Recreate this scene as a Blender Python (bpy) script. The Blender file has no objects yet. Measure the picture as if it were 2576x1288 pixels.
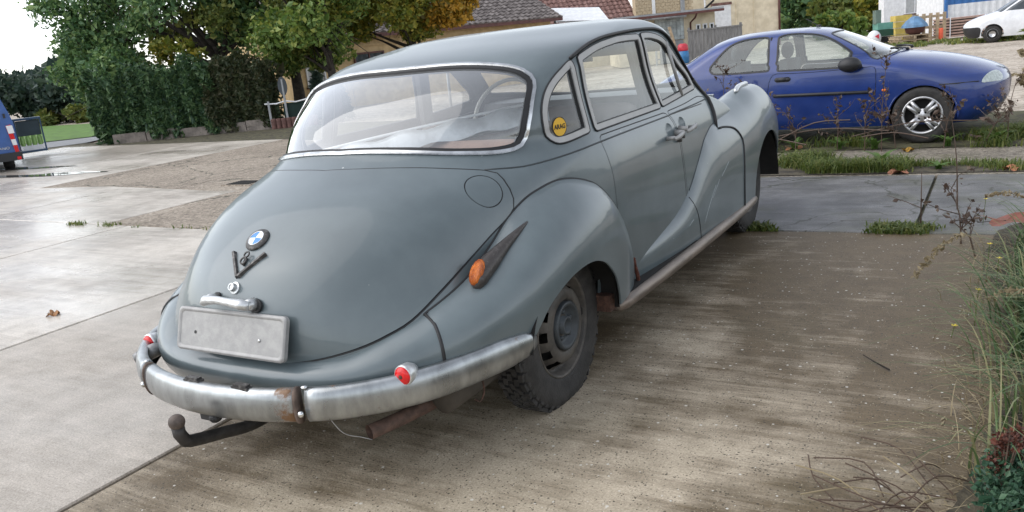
import bpy, math, random
import numpy as np
from mathutils import Vector, Matrix, noise as mnoise
from mathutils.geometry import delaunay_2d_cdt
R = math.radians
SC = bpy.context.scene
COL = SC.collection
random.seed(7); RNG = np.random.default_rng(7)
# ------------------------------------------------------------------ camera
cam_d = bpy.data.cameras.new('camera'); cam_o = bpy.data.objects.new('camera', cam_d); COL.objects.link(cam_o); SC.camera = cam_o
cam_d.sensor_width = 36; cam_d.lens = 36*2050/2576; cam_d.clip_end = 2000; cam_d.clip_start = .05
CAM = Vector((2.201, -2.615, 1.37)); YAW, PITCH, ROLL = -.555, .249, .107
_F = Vector((math.sin(YAW)*math.cos(PITCH), math.cos(YAW)*math.cos(PITCH), -math.sin(PITCH)))
_R = Vector((math.cos(YAW), -math.sin(YAW), 0)); _D = Vector((-math.sin(YAW)*math.sin(PITCH), -math.cos(YAW)*math.sin(PITCH), -math.cos(PITCH)))
_r = _R*math.cos(ROLL)+_D*math.sin(ROLL); _d = _D*math.cos(ROLL)-_R*math.sin(ROLL)
_m = Matrix((_r, -_d, -_F)).transposed().to_4x4(); _m.translation = CAM; cam_o.matrix_world = _m
# ------------------------------------------------------------------ overcast daylight
SUN_EL, SUN_AZ = R(48), R(-125)          # azimuth from +Y, clockwise seen from above
w = bpy.data.worlds.new('World'); SC.world = w; w.use_nodes = True
nt = w.node_tree; bg = nt.nodes['Background']
sky = nt.nodes.new('ShaderNodeTexSky'); sky.sky_type = 'NISHITA'; sky.sun_disc = False
sky.sun_elevation = SUN_EL; sky.sun_rotation = SUN_AZ; sky.air_density = 1.0; sky.dust_density = 1.0; sky.ozone_density = 1.0
hs = nt.nodes.new('ShaderNodeHueSaturation'); hs.inputs['Saturation'].default_value = .30
ntc = nt.nodes.new('ShaderNodeTexCoord'); nno = nt.nodes.new('ShaderNodeTexNoise'); nno.inputs['Scale'].default_value = 2.2; nno.inputs['Detail'].default_value = 5
nrp = nt.nodes.new('ShaderNodeMapRange'); nrp.inputs['From Min'].default_value = .3; nrp.inputs['From Max'].default_value = .7
nrp.inputs['To Min'].default_value = .82; nrp.inputs['To Max'].default_value = 1.18
nmx = nt.nodes.new('ShaderNodeMix'); nmx.data_type = 'RGBA'; nmx.blend_type = 'MULTIPLY'; nmx.inputs['Factor'].default_value = 1
nt.links.new(sky.outputs[0], hs.inputs['Color']); nt.links.new(ntc.outputs['Generated'], nno.inputs['Vector'])
nt.links.new(nno.outputs['Fac'], nrp.inputs['Value']); nt.links.new(hs.outputs['Color'], nmx.inputs['A']); nt.links.new(nrp.outputs['Result'], nmx.inputs['B'])
nt.links.new(nmx.outputs['Result'], bg.inputs['Color']); bg.inputs['Strength'].default_value = .15
sd = bpy.data.lights.new('sun', 'SUN'); so = bpy.data.objects.new('sun', sd); COL.objects.link(so)
sd.energy = .6; sd.angle = R(75); sd.color = (1, .97, .93)
_s = Vector((math.sin(SUN_AZ)*math.cos(SUN_EL), math.cos(SUN_AZ)*math.cos(SUN_EL), math.sin(SUN_EL)))
so.rotation_euler = _s.to_track_quat('Z', 'Y').to_euler(); so.location = _s*50
SC.view_settings.view_transform = 'Standard'; SC.view_settings.look = 'None'; SC.view_settings.gamma = 1
SC.view_settings.use_curve_mapping = False; SC.view_settings.exposure = 1.05
# ------------------------------------------------------------------ materials
MATS = {}
def mat(name, col, rough=.5, metal=0, var=.12, scale=6, bump=0, bscale=60, col2=None, lo=.4, hi=.62, rvar=.08, coat=0, spec=.5, trans=0, sub=0, stretch=None, detail=6):
    """procedural surface: colour drifts between two tones by noise, with fine relief"""
    if name in MATS: return MATS[name]
    m = bpy.data.materials.new(name); m.use_nodes = True; t = m.node_tree; b = t.nodes['Principled BSDF']; L = t.links.new
    tc = t.nodes.new('ShaderNodeTexCoord'); vec = tc.outputs['Object']
    if stretch:
        mp = t.nodes.new('ShaderNodeMapping'); mp.inputs['Scale'].default_value = stretch; L(vec, mp.inputs['Vector']); vec = mp.outputs['Vector']
    n = t.nodes.new('ShaderNodeTexNoise'); n.inputs['Scale'].default_value = scale; n.inputs['Detail'].default_value = detail; n.inputs['Roughness'].default_value = .6; L(vec, n.inputs['Vector'])
    r = t.nodes.new('ShaderNodeValToRGB'); r.color_ramp.elements[0].position = lo; r.color_ramp.elements[1].position = hi
    a = [max(c*(1-var), 0) for c in col]; c2 = col2 or [min(c*(1+var), 1) for c in col]
    r.color_ramp.elements[0].color = (*a, 1); r.color_ramp.elements[1].color = (*c2, 1)
    L(n.outputs['Fac'], r.inputs['Fac']); L(r.outputs['Color'], b.inputs['Base Color'])
    if rvar:
        mr = t.nodes.new('ShaderNodeMapRange'); mr.inputs['To Min'].default_value = max(rough-rvar, .02); mr.inputs['To Max'].default_value = min(rough+rvar, 1)
        L(n.outputs['Fac'], mr.inputs['Value']); L(mr.outputs['Result'], b.inputs['Roughness'])
    else: b.inputs['Roughness'].default_value = rough
    b.inputs['Metallic'].default_value = metal; b.inputs['Coat Weight'].default_value = coat; b.inputs['Specular IOR Level'].default_value = spec
    if bump:
        n2 = t.nodes.new('ShaderNodeTexNoise'); n2.inputs['Scale'].default_value = bscale; n2.inputs['Detail'].default_value = 4; L(vec, n2.inputs['Vector'])
        bp = t.nodes.new('ShaderNodeBump'); bp.inputs['Strength'].default_value = bump; bp.inputs['Distance'].default_value = .02; L(n2.outputs['Fac'], bp.inputs['Height']); L(bp.outputs['Normal'], b.inputs['Normal'])
    if trans: b.inputs['Transmission Weight'].default_value = trans
    if sub: b.inputs['Subsurface Weight'].default_value = sub
    MATS[name] = m; return m
def mnode(m): return m.node_tree, m.node_tree.nodes['Principled BSDF'], m.node_tree.links.new
def glass(name, tint=(.93, .96, .95), rough=.0, haze=0.0, hazecol=(.8, .82, .84), ior=1.5, boost=1.0):
    """thin pane: fresnel reflection over a clear (or pale-hazed) sheet"""
    m = bpy.data.materials.new(name); m.use_nodes = True; t = m.node_tree; L = t.links.new
    for n in list(t.nodes):
        if n.type != 'OUTPUT_MATERIAL': t.nodes.remove(n)
    o = [n for n in t.nodes if n.type == 'OUTPUT_MATERIAL'][0]
    tr = t.nodes.new('ShaderNodeBsdfTransparent'); tr.inputs[0].default_value = (*tint, 1)
    gl = t.nodes.new('ShaderNodeBsdfGlossy'); gl.inputs['Roughness'].default_value = rough; gl.inputs['Color'].default_value = (1, 1, 1, 1)
    df = t.nodes.new('ShaderNodeBsdfDiffuse'); df.inputs['Color'].default_value = (*hazecol, 1)
    fr = t.nodes.new('ShaderNodeFresnel'); ge = t.nodes.new('ShaderNodeNewGeometry'); mi_ = t.nodes.new('ShaderNodeMapRange')      # a thin sheet reflects alike from both faces
    mi_.inputs['To Min'].default_value = ior; mi_.inputs['To Max'].default_value = 1/ior; L(ge.outputs['Backfacing'], mi_.inputs['Value']); L(mi_.outputs['Result'], fr.inputs['IOR'])
    mu = t.nodes.new('ShaderNodeMath'); mu.operation = 'MULTIPLY'; mu.inputs[1].default_value = boost; mu.use_clamp = True; L(fr.outputs[0], mu.inputs[0])
    m1 = t.nodes.new('ShaderNodeMixShader'); m1.inputs[0].default_value = haze; L(tr.outputs[0], m1.inputs[1]); L(df.outputs[0], m1.inputs[2])
    m2 = t.nodes.new('ShaderNodeMixShader'); L(mu.outputs[0], m2.inputs[0]); L(m1.outputs[0], m2.inputs[1]); L(gl.outputs[0], m2.inputs[2]); L(m2.outputs[0], o.inputs['Surface'])
    MATS[name] = m; return m
def leafmat(name, cols, trans=.25, rough=.55):
    """leaf faces: each island takes its own tone"""
    m = bpy.data.materials.new(name); m.use_nodes = True; t, b, L = mnode(m)
    g = t.nodes.new('ShaderNodeNewGeometry'); r = t.nodes.new('ShaderNodeValToRGB'); r.color_ramp.interpolation = 'LINEAR'
    while len(r.color_ramp.elements) < len(cols): r.color_ramp.elements.new(.5)
    for i, c in enumerate(cols): r.color_ramp.elements[i].position = i/(len(cols)-1); r.color_ramp.elements[i].color = (*c, 1)
    L(g.outputs['Random Per Island'], r.inputs['Fac']); L(r.outputs['Color'], b.inputs['Base Color']); b.inputs['Roughness'].default_value = rough
    td = t.nodes.new('ShaderNodeBsdfTranslucent'); L(r.outputs['Color'], td.inputs['Color'])
    mx = t.nodes.new('ShaderNodeMixShader'); mx.inputs[0].default_value = trans; o = [n for n in t.nodes if n.type == 'OUTPUT_MATERIAL'][0]
    L(b.outputs[0], mx.inputs[1]); L(td.outputs[0], mx.inputs[2]); L(mx.outputs[0], o.inputs['Surface'])
    MATS[name] = m; return m
# ------------------------------------------------------------------ objects
def tag(o, label=None, cat=None, group=None, kind=None):
    if label: o['label'] = label
    if cat: o['category'] = cat
    if group: o['group'] = group
    if kind: o['kind'] = kind
    return o
def thing(name, label, cat, loc=(0, 0, 0), rz=0, group=None):
    o = bpy.data.objects.new(name, None); COL.objects.link(o); o.location = loc; o.rotation_euler = (0, 0, rz); o.empty_display_size = .2
    return tag(o, label, cat, group)
def wmat(p):
    M = Matrix.LocRotScale(p.location, p.rotation_euler, p.scale)
    return wmat(p.parent) @ p.matrix_parent_inverse @ M if p.parent else M
def obj(name, V, F, mats, parent=None, smooth=False, mi=None, N=None, world=False):
    """one mesh object; world=True: vertices are world coordinates under a parent that stands elsewhere"""
    me = bpy.data.meshes.new(name); V = np.asarray(V, float)
    me.from_pydata(V.tolist(), [], [tuple(int(i) for i in f) for f in F])
    for m in (mats if isinstance(mats, (list, tuple)) else [mats]): me.materials.append(m)
    if mi is not None: me.polygons.foreach_set('material_index', np.asarray(mi, np.int32))
    if smooth: me.shade_smooth()
    if N is not None: me.normals_split_custom_set_from_vertices(np.asarray(N, float).tolist())
    o = bpy.data.objects.new(name, me); COL.objects.link(o)
    if parent is not None:
        o.parent = parent
        if world: o.matrix_parent_inverse = wmat(parent).inverted()
    return o
def copy_tree(o, parent=None):
    c = o.copy(); COL.objects.link(c); c.parent = parent
    for ch in list(o.children): copy_tree(ch, c)
    return c
class MB:
    """collects shapes into one mesh"""
    def __init__(s): s.V = []; s.F = []; s.M = []; s.n = 0
    def add(s, V, F, m=0):
        V = np.asarray(V, float).reshape(-1, 3); s.V.append(V); s.F += [tuple(int(i)+s.n for i in f) for f in F]; s.M += [m]*len(F); s.n += len(V); return s
    def box(s, c, size, rz=0, m=0, rot=None):
        x, y, z = [k/2 for k in size]
        V = np.array([[i*x, j*y, k*z] for i in (-1, 1) for j in (-1, 1) for k in (-1, 1)])
        if rot is not None: V = V @ np.array(rot.to_matrix() if hasattr(rot, 'to_matrix') else rot).T
        elif rz: V = V @ np.array([[math.cos(rz), math.sin(rz), 0], [-math.sin(rz), math.cos(rz), 0], [0, 0, 1]])
        return s.add(V+np.array(c), [(0, 1, 3, 2), (4, 6, 7, 5), (0, 4, 5, 1), (2, 3, 7, 6), (0, 2, 6, 4), (1, 5, 7, 3)], m)
    def tube(s, pts, r, n=8, closed=False, cap=True, flat=1.0, m=0):
        V, F = tube(pts, r, n, closed, cap, flat); return s.add(V, F, m)
    def lathe(s, prof, c=(0, 0, 0), axis='z', n=24, m=0):
        V, F = lathe(prof, n, axis); return s.add(V+np.array(c), F, m)
    def ball(s, c, r, n=12, k=8, m=0):
        r = np.broadcast_to(np.array(r, float), 3)
        V, F = lathe([(math.sin(math.pi*i/k), -math.cos(math.pi*i/k)) for i in range(k+1)], n, 'z'); return s.add(V*r+np.array(c), F, m)
    def prism(s, poly, z0, z1, m=0):
        k = len(poly); V = [(x, y, z0) for x, y in poly]+[(x, y, z1) for x, y in poly]
        return s.add(V, [tuple(range(k-1, -1, -1)), tuple(range(k, 2*k))]+[(i, (i+1) % k, k+(i+1) % k, k+i) for i in range(k)], m)
    def build(s, name, mats, parent=None, smooth=False, world=False):
        V = np.concatenate(s.V) if s.V else np.zeros((0, 3)); return obj(name, V, s.F, mats, parent, smooth, s.M if isinstance(mats, (list, tuple)) else None, world=world)
def tube(pts, r, n=8, closed=False, cap=True, flat=1.0):
    P = np.asarray(pts, float); k = len(P); r = np.broadcast_to(np.asarray(r, float), k)
    T = np.gradient(P, axis=0) if not closed else np.roll(P, -1, 0)-np.roll(P, 1, 0)
    T /= np.linalg.norm(T, axis=1)[:, None]+1e-12
    up = np.array([0, 0, 1.]) if abs(T[0][2]) < .9 else np.array([1., 0, 0])
    A = np.cross(T[0], up); A /= np.linalg.norm(A); V = []
    ang = np.arange(n)*2*math.pi/n
    for i in range(k):
        A = A-T[i]*(A@T[i]); A /= np.linalg.norm(A)+1e-12; B = np.cross(T[i], A)
        V.append(P[i]+r[i]*(np.cos(ang)[:, None]*A*flat+np.sin(ang)[:, None]*B))
    F = [(i*n+j, i*n+(j+1) % n, ((i+1) % k)*n+(j+1) % n, ((i+1) % k)*n+j) for i in range(k if closed else k-1) for j in range(n)]
    if cap and not closed: F += [tuple(range(n-1, -1, -1)), tuple((k-1)*n+j for j in range(n))]
    return np.concatenate(V), F
def lathe(prof, n=24, axis='z'):
    k = len(prof); V = []; F = []
    for r, h in prof:
        for j in range(n):
            a = 2*math.pi*j/n; c, s_ = r*math.cos(a), r*math.sin(a)
            V.append((c, s_, h) if axis == 'z' else (h, c, s_) if axis == 'x' else (s_, h, c))
    for i in range(k-1):
        for j in range(n):
            q = [i*n+j, i*n+(j+1) % n, (i+1)*n+(j+1) % n, (i+1)*n+j]
            if prof[i][0] < 1e-6: q = [q[0], q[2], q[3]]
            elif prof[i+1][0] < 1e-6: q = [q[0], q[1], q[2]]
            F.append(tuple(q))
    return np.array(V), F
def catmull(P, step=.02, closed=False):
    P = np.asarray(P, float); n = len(P); out = []
    if n < 3 and not closed:
        k = max(int(np.linalg.norm(P[-1]-P[0])/step), 1); return np.array([P[0]+(P[-1]-P[0])*i/k for i in range(k+1)])
    for i in range(n if closed else n-1):
        p0 = P[(i-1) % n] if closed or i > 0 else 2*P[0]-P[1]; p1 = P[i]; p2 = P[(i+1) % n]; p3 = P[(i+2) % n] if closed or i+2 < n else 2*P[-1]-P[-2]
        k = max(int(np.linalg.norm(p2-p1)/step), 1)
        for j in range(k):
            t = j/k; out.append(.5*((2*p1)+(-p0+p2)*t+(2*p0-5*p1+4*p2-p3)*t*t+(-p0+3*p1-3*p2+p3)*t**3))
    if not closed: out.append(P[-1])
    return np.array(out)
def path(*curves, step=.02):
    """smooth curves joined end to end with corners between them"""
    out = []
    for c in curves:
        q = catmull(c, step); out += list(q if not out or np.linalg.norm(out[-1]-q[0]) > 1e-6 else q[1:])
    if np.linalg.norm(out[0]-out[-1]) < 1e-6: out = out[:-1]
    return np.array(out)

# ---------- numeric helpers ----------
def pchip(x, y):
    x = np.asarray(x, float); y = np.asarray(y, float)
    h = np.diff(x); d = np.diff(y)/h; n = len(x)
    m = np.zeros(n)
    for i in range(1, n-1):
        if d[i-1]*d[i] > 0:
            w1 = 2*h[i]+h[i-1]; w2 = h[i]+2*h[i-1]
            m[i] = (w1+w2)/(w1/d[i-1]+w2/d[i])
    m[0] = d[0]; m[-1] = d[-1]
    def f(q):
        q = np.clip(np.asarray(q, float), x[0], x[-1])
        i = np.clip(np.searchsorted(x, q)-1, 0, n-2)
        t = (q-x[i])/h[i]
        return ((2*t**3-3*t**2+1)*y[i]+(t**3-2*t**2+t)*h[i]*m[i]
                + (-2*t**3+3*t**2)*y[i+1]+(t**3-t**2)*h[i]*m[i+1])
    return f
def cubic(x, y):
    x = np.asarray(x, float); y = np.asarray(y, float); n = len(x); h = np.diff(x)
    A = np.zeros((n, n)); b = np.zeros(n); A[0, 0] = A[-1, -1] = 1
    for i in range(1, n-1):
        A[i, i-1] = h[i-1]; A[i, i] = 2*(h[i-1]+h[i]); A[i, i+1] = h[i]
        b[i] = 6*((y[i+1]-y[i])/h[i]-(y[i]-y[i-1])/h[i-1])
    M = np.linalg.solve(A, b)
    def f(q):
        q = np.clip(np.asarray(q, float), x[0], x[-1])
        i = np.clip(np.searchsorted(x, q)-1, 0, n-2)
        a = x[i+1]-q; c = q-x[i]
        return (M[i]*a**3+M[i+1]*c**3)/(6*h[i])+(y[i]/h[i]-M[i]*h[i]/6)*a+(y[i+1]/h[i]-M[i+1]*h[i]/6)*c
    return f
def smooth(x):
    x = np.clip(x, 0, 1); return x*x*(3-2*x)
def superq(x, n):
    x = np.clip(x, 0, 1); return np.maximum(1-(1-x)**n, 0)**(1/n)

class Hull:
    """a body made of horizontal slices: z, rear end, front end, side half width, rear half width, rear rounding, its exponent, front rounding"""
    def __init__(s, tab, blend=(.62, .85), nf=2.3):
        H = np.array(tab, float); s.b = blend; s.nf = nf
        m = np.concatenate([[0], np.cumsum(np.hypot(np.diff(H[:, 0]), np.hypot(np.diff(H[:, 3]), .45*np.diff(H[:, 1]))))]); T = m/m[-1]
        s.f = [(cubic if k in (1, 3, 4) else pchip)(T, H[:, k]) for k in range(8)]
    def __call__(s, a, t):
        a = np.asarray(a, float); t = np.asarray(t, float); z, u0, u1, sd, sr, lr, nr, lf = [f(t) for f in s.f]
        u = u0+(u1-u0)*.5*(1-np.cos(np.pi*np.clip(a, 0, 1)))
        S = sd+(sr-sd)*smooth((s.b[0]-u)/s.b[1])
        v = S*superq((u-u0)/np.maximum(lr, 1e-3), nr)*superq((u1-u)/np.maximum(lf, 1e-3), s.nf)
        return np.stack([v, u, z], -1)
def sweep(tab):
    """section swept along a plan spine; columns: s, u, v outermost, ztop, zmid, zbot, depth to crown, tuck, exponent, inner drop"""
    tab = np.array(tab, float); s = tab[:, 0]
    c = [cubic(s, tab[:, 1]), cubic(s, tab[:, 2])]+[pchip(s, tab[:, k]) for k in range(3, tab.shape[1])]
    def f(a, w):
        a = np.asarray(a, float); w = np.asarray(w, float)
        S = s[0]+(s[-1]-s[0])*np.clip(a, 0, 1); u = c[0](S); v = c[1](S); e = 1e-3
        du = c[0](np.minimum(S+e, s[-1]))-c[0](np.maximum(S-e, s[0])); dv = c[1](np.minimum(S+e, s[-1]))-c[1](np.maximum(S-e, s[0]))
        l = np.hypot(du, dv)+1e-12; nu = -dv/l; nv = du/l
        zt, zm, zb, d, tk, n, dr = [k(S) for k in c[2:9]]
        inn = np.clip(1-w/.22, 0, 1); top = np.clip((w-.22)/.43, 0, 1); low = np.clip((w-.65)/.35, 0, 1)
        ang = top*np.pi/2
        off = -d+d*np.sin(ang)**(2/n); z = zm+(zt-zm)*np.maximum(np.cos(ang), 0)**(2/n)
        off = off-.9*d*np.sin(inn*np.pi/2); z = z-dr*(1-np.cos(inn*np.pi/2))
        off = off-tk*low**2; z = z-(zm-zb)*low
        return np.stack([v+nv*off, u+nu*off, z], -1)
    return f
def dense(P, na, nb):
    A, B = np.meshgrid(np.linspace(0, 1, na), np.linspace(0, 1, nb), indexing='ij'); return A, B, P(A, B)
def invert(P, pts, na=260, nb=160):
    """parameters of the surface points nearest to 3D points"""
    key = id(P)
    if key not in invert.c: A, B, X = dense(P, na, nb); invert.c[key] = (A.ravel(), B.ravel(), X.reshape(-1, 3), P)
    A, B, X, _ = invert.c[key]; Q = np.asarray(pts, float).reshape(-1, 3); X2 = (X*X).sum(1)
    k = np.concatenate([(X2[None]-2*q@X.T).argmin(1) for q in np.array_split(Q, max(len(Q)//64, 1))]); a = A[k].copy(); b = B[k].copy(); e = 1e-4
    for it in range(7):
        a = np.clip(a, 0, 1); b = np.clip(b, 0, 1); x = P(a, b); a1, a0 = np.minimum(a+e, 1), np.maximum(a-e, 0); b1, b0 = np.minimum(b+e, 1), np.maximum(b-e, 0)
        Ja = (P(a1, b)-P(a0, b))/(a1-a0)[:, None]; Jb = (P(a, b1)-P(a, b0))/(b1-b0)[:, None]; d = Q-x
        g11 = (Ja*Ja).sum(1)+1e-9; g22 = (Jb*Jb).sum(1)+1e-9; g12 = (Ja*Jb).sum(1); r1 = (Ja*d).sum(1); r2 = (Jb*d).sum(1); D = g11*g22-g12*g12+1e-14
        a = a+np.clip((g22*r1-g12*r2)/D, -.01, .01); b = b+np.clip((g11*r2-g12*r1)/D, -.01, .01)
    return np.stack([np.clip(a, 0, 1), np.clip(b, 0, 1)], 1)
invert.c = {}
def normals(P, ab, centre):
    a, b = ab[:, 0], ab[:, 1]; e = 2e-3
    a0, a1 = np.maximum(a-e, 0), np.minimum(a+e, 1); b0, b1 = np.maximum(b-e, 0), np.minimum(b+e, 1)
    da = P(a1, b)-P(a0, b)
    N = np.cross(da, P(a, b1)-P(a, b0)); X = P(a, b)
    L = np.linalg.norm(N, axis=1); N = N/np.maximum(L, 1e-12)[:, None]
    s = np.sign((N*(X-centre(X))).sum(1)); s[s == 0] = 1; N = N*s[:, None]
    for k in (0, 1):                                  # on the centre line the sheet lies square to the middle plane
        m = (abs(a-k) < 1e-6) & (abs(X[:, 0]) < 2e-3)
        if m.any():
            db = (P(a, b1)-P(a, b0))[m]; q = np.cross(np.array([1., 0, 0]), db); q /= np.linalg.norm(q, axis=1)[:, None]+1e-12
            sg = np.sign((q*(X-centre(X))[m]).sum(1)); sg[sg == 0] = 1; N[m] = q*sg[:, None]
    bad = np.linalg.norm(N, axis=1) < .5; N[bad] = (0, 0, 1); return N
def offset_loop(P, ab, d, centre, closed=True):
    """move a loop on the surface sideways by d (positive: to the left of travel seen from outside)"""
    X = P(ab[:, 0], ab[:, 1]); N = normals(P, ab, centre)
    T = (np.roll(X, -1, 0)-np.roll(X, 1, 0)) if closed else np.gradient(X, axis=0)
    T /= np.linalg.norm(T, axis=1)[:, None]+1e-12
    if closed:
        t0 = X-np.roll(X, 1, 0); t0 /= np.linalg.norm(t0, axis=1)[:, None]+1e-12; c = np.clip((t0*T).sum(1), .5, 1)
    else: c = np.ones(len(X))
    B = np.cross(N, T); B /= np.linalg.norm(B, axis=1)[:, None]+1e-12
    Y = X+B*(d/c)[:, None]; r = invert(P, Y)
    if not closed:
        for k in (0, -1):
            if ab[k, 0] < 1e-6: r[k, 0] = 0
    return r
def inpoly(poly, q):
    x, y = q[:, 0], q[:, 1]; r = np.zeros(len(q), bool); n = len(poly)
    for i in range(n):
        x0, y0 = poly[i]; x1, y1 = poly[(i+1) % n]
        m = (y0 > y) != (y1 > y); r ^= m & (x < (x1-x0)*(y-y0)/((y1-y0) if y1 != y0 else 1e-12)+x0)
    return r
def trim(P, na, nb, loops, sx=3., sy=1.6):
    """triangulate the surface with the loops as edges; returns parameters and {label: triangles}"""
    A, B = np.meshgrid(np.linspace(0, 1, na), np.linspace(0, 1, nb), indexing='ij')
    G = np.stack([A.ravel()*sx, B.ravel()*sy], 1); cell = min(sx/na, sy/nb); keep = np.ones(len(G), bool)
    for lab, lp in loops:
        q = lp*np.array([sx, sy]); q2 = np.roll(q, -1, 0)
        for k in range(len(q)):
            d = q2[k]-q[k]; l2 = d@d+1e-16; t = np.clip(((G-q[k])@d)/l2, 0, 1); dist = np.hypot(*(G-q[k]-t[:, None]*d).T); keep &= dist > .3*cell
    edge = (G[:, 0] < 1e-9) | (G[:, 0] > sx-1e-9) | (G[:, 1] < 1e-9) | (G[:, 1] > sy-1e-9)
    corner = ((G[:, 0] < 1e-9) | (G[:, 0] > sx-1e-9)) & ((G[:, 1] < 1e-9) | (G[:, 1] > sy-1e-9)); keep |= corner | (G[:, 0] < 1e-9) | (G[:, 0] > sx-1e-9)
    V = [Vector(g) for g in G[keep]]; E = []
    for lab, lp in loops:
        n0 = len(V); V += [Vector((x*sx, y*sy)) for x, y in lp]; k = len(lp); E += [(n0+i, n0+(i+1) % k) for i in range(k)]
    r = delaunay_2d_cdt(V, E, [], 0, 1e-7)
    X = np.array([(v.x/sx, v.y/sy) for v in r[0]]); F = np.array([f for f in r[2] if len(f) == 3]); c = X[F].mean(1)
    lab = np.zeros(len(F), int); names = ['base']+[l for l, _ in loops]
    for i, (l, lp) in enumerate(loops): lab[inpoly(lp, c)] = i+1
    out = {}
    for i, nme in enumerate(names):
        f = F[lab == i]
        if nme is not None and len(f): out[nme] = np.concatenate([out[nme], f]) if nme in out else f
    return X, out
def panel(P, ab, F, centre, d0=0, d1=-.016, mirror=0, both=False, jitter=None):
    """sheet with rolled-down edges; mirror -1 for the left side; both: right and left halves together"""
    used, inv = np.unique(F.ravel(), return_inverse=True); F = inv.reshape(-1, 3); q = ab[used]; X = P(q[:, 0], q[:, 1]); N = normals(P, q, centre)
    n = np.cross(X[F[:, 1]]-X[F[:, 0]], X[F[:, 2]]-X[F[:, 0]]); flip = (n*N[F].mean(1)).sum(1) < 0; F = np.where(flip[:, None], F[:, ::-1], F)
    if callable(d0): d0 = d0(X)[:, None]
    X0 = X+N*d0; parts = []
    for sg in ((1, -1) if both else ((-1,) if mirror else (1,))):
        f = F if sg > 0 else F[:, ::-1]; M = np.array([sg, 1, 1]); Vs = [X0*M]; Ns = [N*M]; Fs = [f.tolist()]; Ms = [0]*len(f); k = len(X)
        if d1 is not None:
            Vs.append((X+N*d1)*M); Ns.append(-N*M); Fs.append((f[:, ::-1]+k).tolist()); Ms += [1]*len(f)
            e = {}
            for t in f.tolist():
                for i in range(3): e[(t[i], t[(i+1) % 3])] = e.get((t[i], t[(i+1) % 3]), 0)+1
            sk = [(i, j) for (i, j) in e if (j, i) not in e and not (abs(X[i][0]) < 2e-3 and abs(X[j][0]) < 2e-3)]
            Fs.append([(j, i, i+k, j+k) for i, j in sk]); Ms += [0]*len(sk)
        parts.append((np.concatenate(Vs), sum(Fs, []), Ms, np.concatenate(Ns)))
    if len(parts) == 1: return parts[0]
    k = len(parts[0][0]); a, b = parts
    return np.concatenate([a[0], b[0]]), a[1]+[tuple(i+k for i in f) for f in b[1]], a[2]+b[2], np.concatenate([a[3], b[3]])
def pobj(name, pr, mats, parent):
    V, F, M, N = pr; return obj(name, V, F, mats, parent, True, M, N, world=True)

# ================================================================== the grey saloon
M_PAINT = mat('faded_grey_paint', (.104, .132, .142), rough=.34, var=.12, scale=2.2, col2=(.121, .150, .159), rvar=.09, bump=.008, bscale=9, coat=.42, spec=.5)
def paint_chips():
    t, b, L = mnode(M_PAINT); b.inputs['Coat Roughness'].default_value = .06
    tc = t.nodes.new('ShaderNodeTexCoord'); src = b.inputs['Base Color'].links[0].from_socket
    v = t.nodes.new('ShaderNodeTexVoronoi'); v.inputs['Scale'].default_value = 13; L(tc.outputs['Object'], v.inputs['Vector'])
    s = t.nodes.new('ShaderNodeSeparateColor'); L(v.outputs['Color'], s.inputs[0])
    mr = t.nodes.new('ShaderNodeMapRange'); mr.inputs['From Min'].default_value = .70; mr.inputs['From Max'].default_value = 1; mr.inputs['To Min'].default_value = 0; mr.inputs['To Max'].default_value = .055; L(s.outputs[0], mr.inputs['Value'])
    lt = t.nodes.new('ShaderNodeMath'); lt.operation = 'LESS_THAN'; L(v.outputs['Distance'], lt.inputs[0]); L(mr.outputs['Result'], lt.inputs[1])
    mx = t.nodes.new('ShaderNodeMix'); mx.data_type = 'RGBA'; L(lt.outputs[0], mx.inputs['Factor']); L(src, mx.inputs['A']); mx.inputs['B'].default_value = (.42, .43, .42, 1); L(mx.outputs['Result'], b.inputs['Base Color'])
paint_chips()
M_LINER = mat('grey_headlining', (.060, .060, .062), rough=.9, var=.2)
M_BLACK = mat('black_rubber', (.012, .012, .013), rough=.55, var=.3)
M_CHROME = mat('tarnished_chrome', (.62, .63, .63), rough=.22, metal=1, var=.18, scale=14, rvar=.14)
M_ALU = mat('dull_aluminium_trim', (.36, .355, .345), rough=.5, metal=.25, var=.05, scale=20)
M_DARKALU = mat('corroded_dark_metal', (.095, .09, .087), rough=.5, metal=.5, var=.35, scale=60, col2=(.22, .21, .2), lo=.5, hi=.75)
M_RUST = mat('rust_brown', (.085, .042, .028), rough=.85, var=.4, scale=40, bump=.4, bscale=150)
M_DARK = mat('underbody_black', (.012, .011, .010), rough=.9, var=.4)
M_RUBBER = mat('old_tyre_rubber', (.028, .026, .024), rough=.75, var=.35, scale=18, bump=.15, bscale=120)
M_RIM = mat('grey_steel_wheel', (.065, .058, .050), rough=.6, var=.3, scale=14, col2=(.10, .088, .074), bump=.1)
M_HUB = mat('blue_grey_hub', (.042, .05, .056), rough=.5, var=.25, scale=16)
M_RED = mat('red_lens', (.62, .012, .014), rough=.18, var=.15, scale=90, rvar=.03)
M_AMBER = mat('amber_lens', (.48, .095, .008), rough=.2, var=.35, scale=40, col2=(.66, .17, .02), rvar=.04, stretch=(1, 1, .12), bump=.5, bscale=260)
M_GLASS = glass('side_glass', (.93, .96, .95), haze=.02, boost=1.0)
M_RGLASS = glass('rear_glass', (.95, .97, .97), haze=.12, hazecol=(.80, .84, .87), boost=2.4)  # pale haze colour and boosted reflection stand in for a milky sky reflection
M_BUMPER = mat('worn_bumper_chrome', (.34, .355, .36), rough=.30, metal=.92, var=.18, scale=16, rvar=.10, bump=.02, bscale=40, stretch=(1, 1, .35))
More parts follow.
